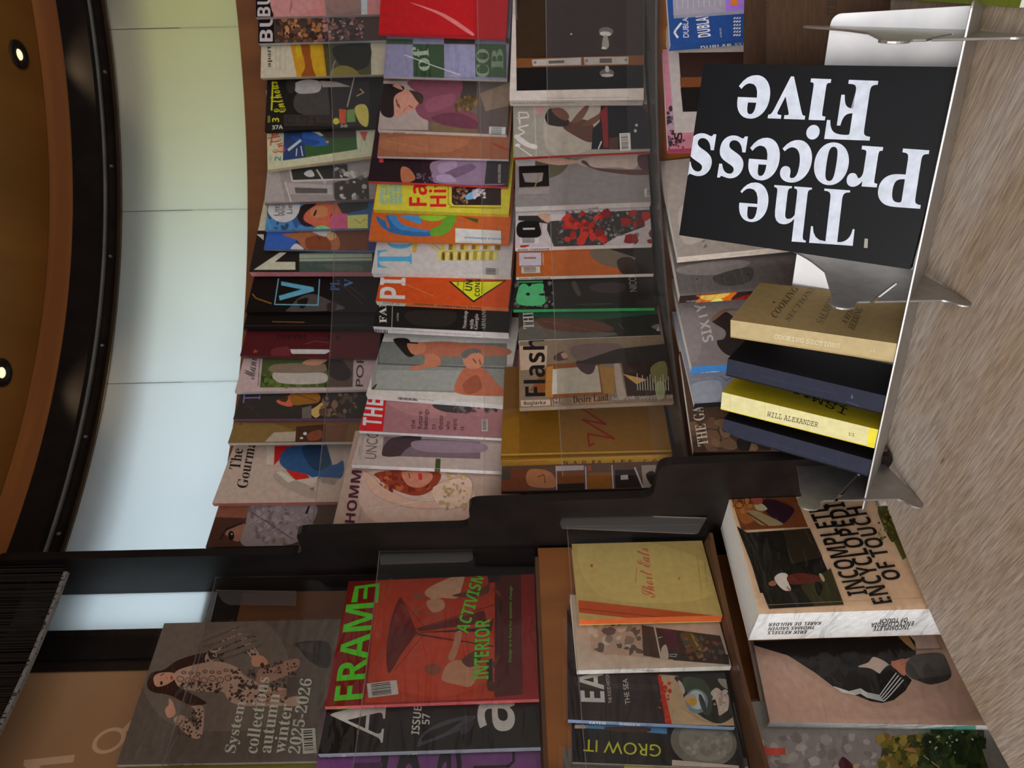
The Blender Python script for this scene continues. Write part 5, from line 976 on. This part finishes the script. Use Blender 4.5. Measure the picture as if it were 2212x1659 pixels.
A(4, 'pale blue grey magazine with a black spine on the lowest tier', (80, 285), (290, 270), .2, .016, '6a6c74', '141414', [('C', '7c8088', [(60, 120), (290, 90), (290, 250), (80, 265)]), ('L', 'a0705c', [(60, 80), (200, 62)], 7), ('L', '5a5450', [(300, 50), (350, 85), (400, 60)], 8)], 'Y4', yaw=13, cat='magazine', sart=[('T', 'a8a4a0', 'VOLUME 17', 'S', (300, 312), (160, 322), 20)])
A(4, 'dark brown book with tall serif capitals beside the partition on the lowest tier', (72, 695), (520, 690), .19, .014, '3a2a20', '3a2c24', [('S', ['4a3628', '2c2018', '54402f'], (60, 380, 900, 690), 60, 70), ('T', '8d8278', 'THE GA', 'R', (200, 640), (150, 300), 80, (-92, 14)), ('C', '17120f', [(440, 600), (560, 560), (540, 690), (470, 690)])], 'Y4', yaw=6, cat='book', name='book')

# ================================================================ books and magazines on the left rack
KL = 0.36
def Lq(row, label, corners, yaw, lean, *a, dR=0.0, **k):
    k.setdefault('K', KL); k.setdefault('seed', len(bpy.data.objects))
    bl = corners[3]
    d = on_cone(bl[0], bl[1], LROW[row][0] + dR).y
    k.setdefault('zl', LROW[row][1])
    return quad(label, corners, d, yaw, lean, *a, **k)
L1g, L2g, L3g, L4g = 'magazines on the top tier left of the partition', 'magazines on the second tier left of the partition', 'books on the third tier left of the partition', 'large books standing on the counter left of the partition'

Lq(1, 'grey magazine with a woman in a snake print bodysuit, left of the partition', ((253, 1648), (357, 1339), (729, 1345), (678, 1649)), 43, 1, .010, '4c433c', 'a58f88',
  [('C', '574d45', [(1300, 400), (2212, 380), (2500, 900), (2300, 1300), (1500, 1300), (1200, 900)]), ('C', '2a1712', [(1255, 950), (1290, 850), (1400, 820), (1520, 740), (1720, 680), (1850, 690), (1800, 760), (1600, 800), (1500, 860), (1520, 960), (1700, 1060), (1760, 1110), (1620, 1120), (1450, 1040), (1300, 1010)]),
   ('C', '8d7465', [(1490, 850), (1620, 790), (1850, 750), (2020, 800), (2100, 880), (2300, 960), (2500, 1000), (2560, 1120), (2380, 1130), (2100, 1130), (1960, 1090), (1900, 1010), (1780, 1010), (1640, 1000), (1520, 960)]),
   ('C', '8d7465', [(1760, 760), (1760, 690), (1880, 590), (1990, 480), (2060, 510), (2180, 640), (2212, 700), (2150, 720), (2060, 610), (2000, 560), (1900, 650), (1830, 740)]), ('C', '8d7465', [(1490, 1230), (1560, 1210), (1650, 1290), (1690, 1330), (1660, 1160), (1620, 1140), (1730, 1130), (1740, 1260), (1725, 1370), (1690, 1410), (1620, 1390), (1500, 1280)]),
   ('C', 'a5705a', [(2150, 720), (2230, 700), (2290, 760), (2240, 790), (2160, 790)]), ('C', 'a5735e', [(1410, 1160), (1440, 1120), (1440, 1070), (1460, 1075), (1480, 1110), (1500, 1190), (1460, 1230), (1425, 1220)]), ('C', 'a5735e', [(1310, 890), (1360, 850), (1470, 845), (1500, 880), (1470, 920), (1390, 960), (1330, 960)]), ('L', '2a1814', [(1370, 870), (1400, 855)], 7), ('E', '2a1814', 1378, 935, 12, 16), ('C', '7c2c2a', [(1455, 880), (1470, 875), (1475, 900), (1462, 905)]), ('L', '7a5040', [(1420, 880), (1430, 900)], 6)] +
  [('E', '4a3a32', 1540 + i * 68, 900 + (i % 2) * 14 - i * 1, 32, 26, 10) for i in range(7)] + [('E', '8c6e5e', 1540 + i * 68, 900 + (i % 2) * 14 - i * 1, 25, 19, 10) for i in range(7)] + [('E', '3c2f29', 1570 + i * 60, 845 + (i % 3) * 8 - i * 3, 22, 15) for i in range(7)] + [('E', '806355', 1570 + i * 60, 845 + (i % 3) * 8 - i * 3, 15, 9) for i in range(7)] +
  [('S', ['2c231f', '3c302a', '4f4038'], (1540, 930, 1900, 1010), 60, 15), ('S', ['2c231f', '3c302a'], (1960, 820, 2480, 1110), 130, 18), ('S', ['2c231f'], (1770, 620, 1900, 750), 34, 14), ('S', ['2c231f'], (1880, 510, 2030, 640), 34, 14), ('S', ['2c231f'], (2030, 540, 2180, 700), 40, 13), ('S', ['2c231f'], (1520, 1230, 1720, 1400), 60, 11), ('S', ['2c231f'], (1640, 1150, 1730, 1300), 34, 11),
   ('Z', 'Y6'), ('C', '2a2522', [(300, 560), (560, 560), (560, 760), (420, 720), (330, 620)]), ('C', '7d5f50', [(0, 780), (150, 730), (310, 690), (320, 760), (220, 830), (0, 900)]), ('S', ['2c231f'], (20, 710, 310, 820), 50, 13), ('C', '7d5f50', [(40, 980), (220, 940), (200, 1010), (50, 1060)]), ('S', ['2c231f'], (50, 950, 210, 1040), 14, 9), ('P', '39322d', [(330, 570), (440, 560), (440, 650), (340, 620)]), ('P', '443c36', [(230, 840), (450, 850), (440, 960), (220, 1010)]),
   ('Z', 'Y5'), ('T', 'b39a8c', 'System', 'R', (2032, 1535), (2125, 1095), 150, (-118, -10)), ('Z', 'px'), ('T', 'b39a8c', 'collections', 'R', (556, 1629), (583, 1464), 30, (-28, -3)), ('T', 'b39a8c', 'autumn', 'R', (586, 1628), (606, 1500), 24, (-25, -2)), ('T', 'b39a8c', 'winter', 'R', (616, 1628), (633, 1522), 26, (-27, -2)), ('T', 'b39a8c', '2025-2026', 'R', (648, 1629), (675, 1467), 26, (-26, -2)), ('B', 'ab988c', 668, 1601, 15, 27, -4),
   ('L', '77685f', [(445, 1339), (437, 1395), (415, 1500), (400, 1560), (358, 1640)], .8)] + [('C', '5c5047', [(430 + i * 14, 1380 + i * 9), (500 + i * 12, 1350 + i * 10), (520 + i * 12, 1352 + i * 10), (440 + i * 14, 1384 + i * 9)]) for i in range(5)], 'Y5', group=L1g, cat='magazine', sleeve=.006,
  sart=[('Z', 'px'), ('T', '3a2e2c', 'System collections autumn/winter 2025-2026', 'R', (362, 1657), (600, 1659), 8)])
Lq(1, 'olive green magazine showing only its edge behind the grey snake print magazine', ((262, 1700), (349, 1420), (720, 1420), (672, 1700)), 43, 1, .006, '55561c', '4c4c18', [], group=L1g, dR=.013)
fig = [('C', '6a3a2a', [(1340, 760), (1400, 730), (1470, 760), (1460, 810), (1380, 820)]), ('C', '8f6a50', [(1480, 830), (1520, 740), (1600, 700), (1700, 720), (1790, 760), (1720, 910), (1600, 900), (1490, 870)]), ('C', '8a644c', [(1530, 680), (1570, 580), (1590, 480), (1640, 470), (1630, 560), (1590, 680), (1560, 710)]), ('C', '4a2a1e', [(1640, 700), (1740, 630), (1800, 640), (1780, 720), (1700, 760)]), ('P', '1f1210', [(1840, 700), (1890, 690), (1890, 900), (1850, 920)]), ('C', '4a2018', [(1880, 740), (1950, 650), (1960, 680), (1900, 760)]), ('C', '3c1a14', [(1850, 870), (1970, 910), (1960, 940), (1860, 950)]),
       ('C', '6e3a2a', [(1240, 185), (1280, 155), (1340, 175), (1340, 205), (1270, 212)]), ('C', '94745c', [(1340, 160), (1400, 100), (1560, 30), (1660, 5), (1640, 120), (1600, 200), (1480, 200), (1400, 210)]), ('C', '8a6850', [(1360, 220), (1480, 210), (1500, 280), (1420, 320), (1370, 280)]), ('L', '6a3c2a', [(1400, 330), (1300, 310), (1250, 295)], 18), ('C', '4c2a20', [(1560, 180), (1800, 120), (1860, 80), (1860, 150), (1760, 190)]), ('P', '20110f', [(1840, -10), (1940, -20), (1950, 60), (1860, 80)]), ('C', '55231a', [(1890, 120), (1950, 150), (1950, 190), (1900, 140)])]
Lq(2, 'red magazine with bright green capitals and two figures beside a tilted dish', ((700, 1535), (753, 1257), (1122, 1240), (1127, 1503)), 50, 2, .009, '6c1512', 'a8484a',
  [('P', '862a12', [(880, 880), (950, 60), (1920, -60), (1910, 1010), (850, 1050)]), ('C', '90321a', [(1000, 700), (1300, 500), (1800, 400), (1900, 800), (1500, 1000), (1000, 900)]), ('P', '3e0f0e', [(1910, -60), (2120, -60), (2130, 980), (1905, 1000)]), ('P', '5c1410', [(720, 70), (960, 50), (850, 1060), (540, 1100)]), ('C', '4c100f', [(1130, 210), (1170, 230), (1270, 460), (1280, 480), (1160, 640), (1070, 790), (1040, 790), (1030, 640), (1060, 400)]), ('C', '5e1613', [(1150, 240), (1220, 330), (1180, 420), (1100, 430), (1090, 350)]), ('L', '2a0f0c', [(1270, 450), (1920, 250)], 5), ('L', '2a0f0c', [(1280, 490), (1900, 590)], 9), ('L', '2a0f0c', [(1160, 220), (1340, 430)], 3), ('L', '2a0f0c', [(1320, 510), (1100, 780)], 3), ('P', '2a0f0c', [(1270, 480), (1830, 440), (1900, 360), (1880, 470)]), ('P', '4a1410', [(1280, 450), (1820, 300), (1850, 400), (1290, 470)]), ('P', '5a1812', [(1280, 492), (1640, 540), (1640, 560), (1300, 505)]), ('L', '2a100d', [(1915, 200), (1930, 640)], 12), ('E', '241009', 1955, 280, 14, 60)] + fig +
  [('T', '3f9420', 'FRAM', 'S', (832, 1015), (932, 235), 230, (-228, 18)), ('P', '3f9420', [(775, 105), (975, 78), (962, 235), (938, 238), (948, 105), (880, 112), (872, 205), (842, 208), (850, 118), (805, 124), (795, 232), (745, 236)]), ('T', '46a024', 'ACTIVISM', 'S', (1690, 490), (1830, 8), 110, (-98, -26)), ('T', '46a024', 'INTERIOR', 'S', (1858, 858), (1870, 372), 120, (-122, 8)), ('T', '3d8a1e', 'Design as a force for systemic change', 's', (2048, 718), (2054, 105), 30), ('B', 'a89c94', 1000, 935, 122, 58, -7), ('T', '2f6a18', 'The next space', 's', (1000, 220), (1020, 80), 10), ('T', '2f6a18', 'issue on futures', 's', (1055, 180), (1068, 80), 9)], 'Y6', group=L2g, cat='magazine', sleeve=.005,
  sart=[('T', '4a7a24', 'FRAME', 'S', (580, 1118), (755, 1108), 26), ('T', '4a8a34', 'INTERIOR ACTIVISM', 'S', (1700, 1038), (2010, 1010), 22), ('T', '4a8a34', '163', 'S', (2020, 1012), (2090, 1000), 26)])
Lq(2, 'black magazine with giant white letters half hidden by the red magazine on the second tier', ((685, 1642), (735, 1380), (1124, 1345), (1128, 1602)), 50, 2, .012, '14100f', '6c7078',
  [('T', 'a99c94', 'A', 'R', (1000, 1370), (1035, 1000), 440, (-440, -45)), ('P', '14100f', [(500, 1060), (640, 1060), (600, 1130), (500, 1180)]), ('T', 'a99c94', 'ISSUE', 'S', (1295, 1305), (1318, 1078), 66), ('T', 'a99c94', '57', 'S', (1380, 1222), (1382, 1135), 62), ('T', 'a99c94', 'a', 'S', (2068, 1275), (2075, 1010), 305, (-305, 6)), ('C', '35343a', [(1280, 1400), (1320, 1300), (1480, 1200), (1700, 1150), (1750, 1170), (1640, 1260), (1480, 1330), (1320, 1390)]), ('C', '14100f', [(1320, 1360), (1360, 1290), (1480, 1240), (1640, 1190), (1500, 1290)]), ('C', '2c2b30', [(1620, 1250), (1660, 1220), (1740, 1200), (1700, 1280), (1640, 1300)])], 'Y6', group=L2g, cat='magazine', dR=.012, sleeve=.006,
  sart=[('T', '9c9894', 'Afterall', 'R', (520, 1530), (705, 1505), 42), ('T', '9c9894', '57', 'S', (1280, 1450), (1175, 1468), 26)])
Lq(2, 'purple magazine with thick black lettering at the bottom left edge of the second tier', ((672, 1760), (703, 1500), (1128, 1470), (1134, 1735)), 50, 2, .008, '5c3460', '3c2440', [('T', '16101a', 'S', 'S', (1300, 1800), (1300, 1420), 320), ('T', '16101a', 'e', 'S', (1640, 1800), (1640, 1420), 200), ('P', '3a1f40', [(760, 1535), (1000, 1530), (990, 1600), (760, 1600)]), ('L', '16101a', [(1740, 1570), (2020, 1560), (2060, 1520), (2060, 1440)], 22)], 'Y6', group=L2g, cat='magazine', dR=.026, sleeve=.005)
# third tier
Lq(3, 'pale yellow book with an orange spine and red script title on the third tier', ((1250, 1318), (1237, 1151), (1535, 1192), (1584, 1350)), 50, 0, .016, '8d7a48', '96451e',
  [('Z', 'px'), ('C', '94824c', [(1260, 1160), (1500, 1200), (1530, 1290), (1300, 1290)]), ('Z', 'Y7'), ('P', '8a3a18', [(515, 228), (1828, 378), (1850, 480), (490, 330)]), ('L', '6e2a10', [(515, 300), (1835, 440)], 7), ('Z', 'px'), ('T', '92402c', 'Short Eats', 'w', (1416, 1292), (1400, 1185), 30, (-28, -3)), ('E', '92402c', 1278, 1222, 3, 4), ('L', '92402c', [(1375, 1225), (1373, 1260)], 1.2), ('L', '92402c', [(1468, 1248), (1466, 1252)], 2.5), ('T', '86522e', 'Sri Lankan recipes for every time of day', 's', (1518, 1282), (1508, 1205), 4), ('T', '86522e', 'by the seaside', 's', (1530, 1270), (1524, 1215), 4)],
  'Y7', group=L3g, cat='book', name='book', hard=.002, ov=.002, m=M_MATTE, sart=[('L', 'a85424', [(508, 350), (1820, 490)], 3)])
Lq(3, 'cream magazine with street photos and white spine beside the pale yellow book', ((1244, 1428), (1233, 1262), (1562, 1300), (1612, 1459)), 50, 0, .011, '97897a', 'aba296',
  [('P', '8f7a68', [(600, 405), (1050, 440), (1060, 690), (1200, 725), (780, 690), (620, 660)]), ('S', ['6a5c50', 'a59484', '4c4038', '8c7a6a'], (610, 410, 1045, 670), 50, 42), ('P', '36241c', [(1050, 440), (1160, 460), (1210, 725), (1065, 700)]), ('P', '33241e', [(1165, 460), (1720, 530), (1800, 778), (1215, 725)]), ('P', '44202c', [(1230, 470), (1340, 490), (1380, 660), (1270, 650)]), ('C', '4c3c1c', [(1380, 520), (1480, 510), (1570, 610), (1550, 680), (1440, 640)]), ('C', '7c6a24', [(1470, 515), (1510, 560), (1560, 660), (1530, 640)]), ('P', '2a201e', [(1300, 690), (1790, 690), (1800, 778), (1320, 740)]), ('S', ['5a3a28', '2e2a2c', '6a4a34', '3c4038'], (1400, 540, 1760, 740), 40, 26), ('C', '94867a', [(1220, 640), (1260, 610), (1280, 720), (1220, 725)]), ('L', '9c9082', [(1160, 460), (1215, 725)], 12), ('L', '7f96a8', [(1290, 690), (1350, 690), (1340, 712), (1290, 705)], 6), ('L', '9c9082', [(1190, 550), (1225, 540)], 6)],
  'Y7', group=L3g, cat='magazine', dR=.014, sleeve=.005, sart=[('T', '5a504a', 'NOTEBOOK', 'i', (625, 795), (735, 802), 14), ('T', '5a504a', 'ISSUE 213', 'i', (762, 806), (875, 812), 14), ('T', '5a504a', '2025 VOL. 1', 'i', (900, 816), (1025, 825), 14), ('T', '5a504a', 'TO BE YOUNG', 'i', (1050, 830), (1208, 840), 14)])
Lq(3, 'dark magazine with white capitals and a painted plate of seafood on the third tier', ((1234, 1554), (1219, 1312), (1555, 1335), (1586, 1571)), 50, 0, .010, '211a1a', '5a6880',
  [('P', '8c7a60', [(1200, 860), (1900, 920), (2000, 1300), (1310, 1290)]), ('P', '8f2416', [(1185, 865), (1215, 870), (1310, 1290), (1255, 1280)]), ('S', ['8f2416', 'a43020'], (1200, 880, 1290, 1280), 18, 18), ('C', '1f201c', [(1340, 880), (1380, 960), (1430, 1090), (1560, 1220), (1720, 1280), (1860, 1190), (1890, 1040), (1850, 900), (1600, 880)]), ('C', '2e3a2c', [(1400, 900), (1560, 900), (1640, 1000), (1650, 1170), (1590, 1200), (1480, 1090)]), ('C', '8d867c', [(1360, 920), (1390, 930), (1420, 1000), (1400, 1030)]), ('E', '5d6a74', 1520, 1090, 95, 105, -20), ('E', '8a98a8', 1520, 1080, 70, 82, -20), ('E', '2a2e30', 1570, 1110, 22, 85, -18), ('C', '8c8178', [(1415, 1060), (1450, 1030), (1510, 1040), (1500, 1080), (1440, 1090)]), ('C', 'b4742a', [(1425, 1085), (1470, 1070), (1515, 1070), (1520, 1110), (1490, 1135), (1460, 1120)]), ('C', '9a8a80', [(1640, 1020), (1690, 975), (1740, 1010), (1790, 1040), (1790, 1150), (1740, 1200), (1710, 1210), (1700, 1150), (1680, 1080)]), ('S', ['a4968c', '84746c'], (1660, 1000, 1780, 1180), 20, 22), ('C', '77756a', [(1700, 900), (1830, 920), (1840, 980), (1760, 980)]), ('C', '8c7a60', [(1320, 1180), (1400, 1160), (1560, 1260), (1700, 1300), (1340, 1295)]),
   ('P', '2b2423', [(480, 920), (1180, 950), (1190, 1000), (490, 970)]), ('T', 'aca294', 'EA', 'S', (738, 1100), (720, 830), 210, (-205, -6)), ('T', '9a9088', 'THE FOOD HISTORY', 's', (800, 1105), (770, 838), 30), ('T', 'a0968c', 'THE SEA', 's', (955, 1112), (930, 895), 44)], 'Y7', group=L3g, cat='magazine', dR=.028, sleeve=.007,
  sart=[('T', 'b4b4b4', 'EATEN', 'S', (605, 1285), (740, 1290), 24), ('T', 'b4b4b4', 'SUMMER 25', 'S', (862, 1300), (1035, 1308), 24)])
Lq(3, 'black book with yellow capitals and a steel pan beside the seafood magazine', ((1243, 1650), (1226, 1440), (1565, 1440), (1594, 1656)), 50, 0, .012, '161414', '5c564c',
  [('E', '57544c', 1580, 1440, 285, 210, 10), ('E', '6a675e', 1600, 1430, 235, 170, 10), ('S', ['77746a', '5f5c54'], (1400, 1340, 1800, 1560), 30, 30), ('P', '3f6a8c', [(580, 1290), (1270, 1300), (1265, 1370), (1095, 1355), (1100, 1330), (755, 1330), (580, 1320)]), ('P', '8a7a6c', [(480, 1290), (580, 1292), (578, 1322), (480, 1322)]), ('C', '3a2018', [(750, 1310), (1100, 1315), (1090, 1355), (800, 1345)]), ('P', '8f857c', [(1310, 1590), (1880, 1640), (1880, 1720), (1310, 1700)]), ('T', 'b09a22', 'GROW IT', 's', (1218, 1462), (558, 1412), 100, (-4, 104))], 'Y7', group=L3g, cat='book', name='book', dR=.040, sleeve=.005)
Lq(3, 'grey magazine with a yellow block at the bottom left edge of the third tier', ((1222, 1830), (1212, 1612), (1580, 1640), (1605, 1850)), 50, 0, .009, '4a4642', '8a827a', [('P', 'b09a28', [(900, 1645), (1310, 1655), (1310, 1900), (900, 1900)]), ('P', '8f857c', [(1310, 1640), (2000, 1650), (2000, 1900), (1310, 1900)]), ('T', '2a2624', 'SEA', 'S', (400, 1659), (385, 1560), 20)], 'Y7', group=L3g, cat='magazine', dR=.052, sleeve=.006)
# large books on the counter
KT = 0.42
Lq(4, 'thick cream book with heavy black capitals and two snapshots standing on the counter', ((1650, 1328), (1563, 1064), (1897, 1045), (1999, 1314)), 44, 2, .08, 'a58a70', 'd2c8b4',
  [('Z', 'Y4'), ('P', '5a3018', [(388, 1080), (930, 1045), (1048, 1335), (482, 1365)]), ('C', '7a4820', [(420, 1090), (640, 1070), (700, 1160), (560, 1300), (470, 1280)]), ('S', ['7c4a24', '5a2c18', '8c5a2c'], (430, 1070, 700, 1200), 20, 40), ('C', '24101a', [(640, 1120), (760, 1110), (920, 1180), (900, 1250), (820, 1310), (700, 1220)]), ('C', '77694a', [(520, 1210), (600, 1200), (800, 1290), (830, 1320), (740, 1330), (640, 1320), (560, 1250)]), ('C', '8d8468', [(590, 1150), (650, 1140), (700, 1190), (620, 1200)]), ('L', '50301c', [(530, 1220), (700, 1330)], 14), ('C', '7a3a2c', [(560, 1100), (640, 1080), (660, 1130), (600, 1150)]),
   ('P', '14110f', [(486, 1388), (1060, 1350), (1300, 1900), (640, 1900)]), ('Z', 'Y8'), ('P', '17140f', [(-240, -400), (300, -60), (672, 270), (35, 305)]), ('P', '2a2814', [(300, 110), (560, -40), (672, 268), (420, 282)]), ('Z', 'Y4'), ('P', '241c12', [(830, 1370), (1060, 1352), (1170, 1600), (900, 1659)]), ('Z', 'Y8'), ('C', 'a59c94', [(80, 40), (130, 0), (190, 10), (200, 80), (220, 140), (170, 150), (110, 100)]), ('C', '7a4a38', [(30, 90), (60, 65), (95, 75), (90, 105), (50, 110)]), ('C', '4a1f16', [(190, 30), (300, 0), (490, 30), (500, 60), (360, 90), (220, 95)]), ('C', '0e0d08', [(430, 80), (480, 90), (490, 130), (460, 200), (435, 150)]), ('C', '8a8264', [(460, 10), (485, 10), (510, 60), (490, 70)]), ('L', '8a5a48', [(190, 120), (215, 150)], 14),
   ('Z', 'px'), ('T', '0e0c0c', 'INCOMPLETE', 'S', (1875, 1284), (1785, 1092), 40, (-43, 5)), ('T', '0e0c0c', 'ENCYCLOPEDIA', 'S', (1928, 1302), (1811, 1063), 40, (-42, 5)), ('T', '0e0c0c', 'OF TOUCH', 'S', (1948, 1251), (1864, 1094), 38, (-38, 5)),
   ('P', '47431f', [(1895, 1095), (1912, 1088), (1958, 1204), (1950, 1210)]), ('C', '3c3a18', [(1896, 1100), (1912, 1092), (1925, 1130), (1935, 1160), (1925, 1170), (1905, 1130)]), ('S', ['5c5a24', '2c2c14', '6a6430'], (1898, 1095, 1935, 1170), 30, 4), ('P', '6c6862', [(1885, 1060), (1905, 1056), (1912, 1086), (1893, 1095)]), ('L', '8a745c', [(1658, 1308), (1992, 1292)], .8)], 'px', group=L4g, cat='book', name='book', hard=.0015, K=KT, dR=-.022, m=M_MATTE, sleeve=.004,
  sart=[('Z', 'Y8'), ('T', '2a2422', 'INCOMPLETE', 'I', (1236, 440), (925, 455), 32, (-4, 36)), ('T', '2a2422', 'ENCYCLOPEDIA', 'I', (1275, 405), (912, 420), 32, (-4, 36)), ('T', '2a2422', 'OF TOUCH', 'I', (1220, 375), (980, 388), 32, (-4, 34)), ('T', '2a2422', 'ERIK KESSELS', 'I', (362, 484), (25, 492), 26, (-4, 28)), ('T', '2a2422', 'THOMAS SAUVIN', 'I', (425, 446), (30, 458), 26, (-4, 28)), ('T', '2a2422', 'KAREL DE MULDER', 'I', (485, 408), (35, 422), 26, (-4, 28))])
Lq(4, 'large tan book showing a figure in a black tracksuit with white sleeve stripes', ((1677, 1577), (1587, 1235), (1978, 1228), (2087, 1549)), 44, 2, .028, '8e7464', 'b0aaa0',
  [('C', '94796a', [(0, 700), (600, 1000), (1000, 1150), (1600, 1000), (1700, 1200), (100, 1330)]), ('P', '191614', [(-200, 560), (1440, 510), (1290, 640), (1290, 700), (1060, 780), (1190, 850), (1255, 910), (1200, 1000), (1100, 1080), (1000, 1105), (900, 1090), (780, 1040), (590, 970), (420, 840), (200, 700), (-100, 610)]), ('C', '3f3a36', [(1300, 690), (1500, 680), (1560, 760), (1590, 880), (1480, 930), (1410, 948), (1320, 920), (1230, 880), (1190, 800), (1240, 720)]), ('C', '2f2a28', [(1300, 900), (1480, 880), (1580, 860), (1560, 910), (1410, 945)]), ('C', 'a08c80', [(935, 712), (1060, 780), (1000, 840), (980, 855), (900, 810), (795, 795), (880, 760)]), ('C', '191614', [(1000, 830), (1080, 780), (1180, 850), (1020, 1020), (960, 1040), (900, 1000)]),
   ('C', '99604a', [(1080, 750), (1110, 745), (1180, 728), (1205, 745), (1200, 800), (1195, 870), (1160, 860), (1120, 820), (1085, 790)]), ('L', '7a4636', [(1140, 760), (1180, 740)], 5), ('L', '7a4636', [(1150, 785), (1195, 765)], 5)] +
  [('L', 'b8aaa0', [(590 + i * 20, 968 + i * 14), (720 + i * 16, 1010 + i * 8), (815, 985 + i * 12), (870, 1020 + i * 12), (980 + i * 12, 1042 + i * 16), (1020 + i * 16, 985 + i * 18), (1120 + i * 20, 850 + i * 20)], 9) for i in range(4)] +
  [('P', '8a6a44', [(1130, 530), (1220, 525), (1290, 640), (1270, 655), (1200, 600)]), ('P', '9d8a80', [(1225, 520), (1440, 510), (1500, 640), (1290, 640), (1280, 580)]), ('L', '6f6058', [(1280, 655), (1510, 640)], 9)], 'Y8', group=L4g, cat='book', name='book', hard=.0022, ov=.003, K=KT, dR=.092, sleeve=.006,
  sart=[('P', 'bab4aa', [(60, 1325), (1800, 1215), (1800, 1300), (60, 1440)]), ('P', '4f8074', [(60, 1410), (1800, 1290), (1800, 1400), (60, 1500)]), ('L', '8f8980', [(100, 1360), (1750, 1245)], 3), ('L', '8f8980', [(100, 1385), (1750, 1268)], 3)])
Lq(4, 'art book with a landscape painting and a red letter standing on the counter', ((1668, 1860), (1583, 1520), (2060, 1490), (2200, 1800)), 44, 2, .03, '6d6862', '8a847a',
  [('C', '7c756e', [(0, 1450), (600, 1400), (950, 1400), (980, 1659), (0, 1800)]), ('P', '6f6866', [(-400, 1350), (1000, 1380), (980, 1800), (-400, 1800)]), ('S', ['7d7672', '625b58', '88807a'], (-300, 1380, 960, 1700), 70, 50), ('P', '3a3a18', [(1010, 1400), (1800, 1330), (1950, 1800), (960, 1800)]), ('S', ['5f5420', '6e4c1c', '2c3316', '4a4a1e', '7a6a30'], (980, 1390, 1400, 1700), 70, 50), ('S', ['24301a', '36401c', '1c2614'], (1330, 1340, 1850, 1700), 60, 60), ('S', ['8f8a7c', 'a8a294'], (1400, 1340, 1780, 1560), 16, 12), ('C', '3c1420', [(640, 1590), (680, 1570), (760, 1659), (640, 1659)]), ('C', '9a7c5c', [(750, 1650), (790, 1620), (800, 1700)]), ('C', '84603a', [(1180, 1500), (1260, 1490), (1290, 1530), (1220, 1520)]), ('L', '8f7c60', [(1350, 1560), (1480, 1659)], 7), ('L', '201c10', [(1370, 1470), (1410, 1620), (1390, 1540)], 14),
   ('P', '9c3a2c', [(-10, 1500), (175, 1490), (178, 1545), (20, 1555)]), ('Z', 'Y7'), ('P', '9c3a2c', [(1985, 1410), (2120, 1490), (2240, 1490), (2240, 1545), (2120, 1545), (2025, 1612), (2010, 1560), (2080, 1515), (1990, 1465)])], 'Y8', group=L4g, cat='book', name='book', K=KT, dR=.126, hard=.0015, sleeve=.006)

# ================================================================ loose things at the right end of the counter
p = ray(1655, 160) * 1.0
ya = D2R(-6); X = V((math.cos(ya), math.sin(ya), 0)); Yd = V((-math.sin(ya), math.cos(ya), 0))
hgt = p.z - zC - 0.001
root = empty('cardboard_box', Matrix(((X.x, Yd.x, 0, p.x), (X.y, Yd.y, 0, p.y), (0, 0, 1, zC + CAM_Z + .001), (0, 0, 0, 1))))
tag(root, 'brown corrugated cardboard box standing behind the right end of the steel stand', 'box')
M = Mesh(); w, d, t = .30, .10, .004
M.box(0, w, 0, t, 0, hgt); M.box(0, w, d - t, d, 0, hgt); M.box(0, t, t, d - t, 0, hgt); M.box(w - t, w, t, d - t, 0, hgt); M.box(t, w - t, t, d - t, 0, t)
M.out('carton', M_CARD, root)
M = Mesh(); M.box(0, w, -0.0005, -0.0001, hgt - .001, hgt); n = 46
for i in range(n): M.box(i * w / n, i * w / n + w / n * .45, 0.0012, t - .0012, hgt, hgt + .0007)
M.out('corrugated_edge', mat('corrugation', (0.05, 0.03, 0.02, 1), None, .9), root)
def onbox(x, y):
    q = on_plane(x, y, p, -Yd) - p; return V((q.dot(X), -0.0006, q.z + hgt))
M = Mesh(); ox, oy, s = ZOOM['Z4']
def bp(pts): M.add([onbox(ox + a * s, oy + b * s) for a, b in pts], [tuple(range(len(pts)))])
for yy in (14, 40): bp([(568, yy), (590, yy - 9), (590, yy - 3), (630, yy - 3), (630, yy + 3), (590, yy + 3), (590, yy + 9)])
bp([(636, 0), (644, 0), (644, 52), (636, 52)])
for a, b, c, d2 in ((566, 76, 640, 82), (566, 112, 640, 118), (566, 76, 573, 118), (605, 146, 640, 152), (600, 262, 612, 300)): bp([(a, b), (c, b), (c, d2), (a, d2)])
M.out('printed_marks', mat('black_print', (0.02, 0.016, 0.014, 1), None, .7), root)

a, b = on_z(1975, -2, zC + .001), on_z(2212, 14, zC + .001)
up = (a - b).normalized(); X = V((up.y, -up.x, 0)); 
zv = V((0, 0, 1)); fr = (b - up * .02, X, up, zv)
make_book('magazine', 'magazine lying flat on the counter at its right edge, yellow green border', 'magazine', None, (fr[0] + zv * .018, X, up, zv), .2, .3, .018, '5c6422', 'b0aa98', [], 'px', K=.75, seed=2, sart=[('P', '8a8a2a', [(2150, -30), (2212, -30), (2230, 40), (2150, 30)]), ('P', '3a1c10', [(1900, -40), (2060, -40), (2040, 20), (1900, 20)])])
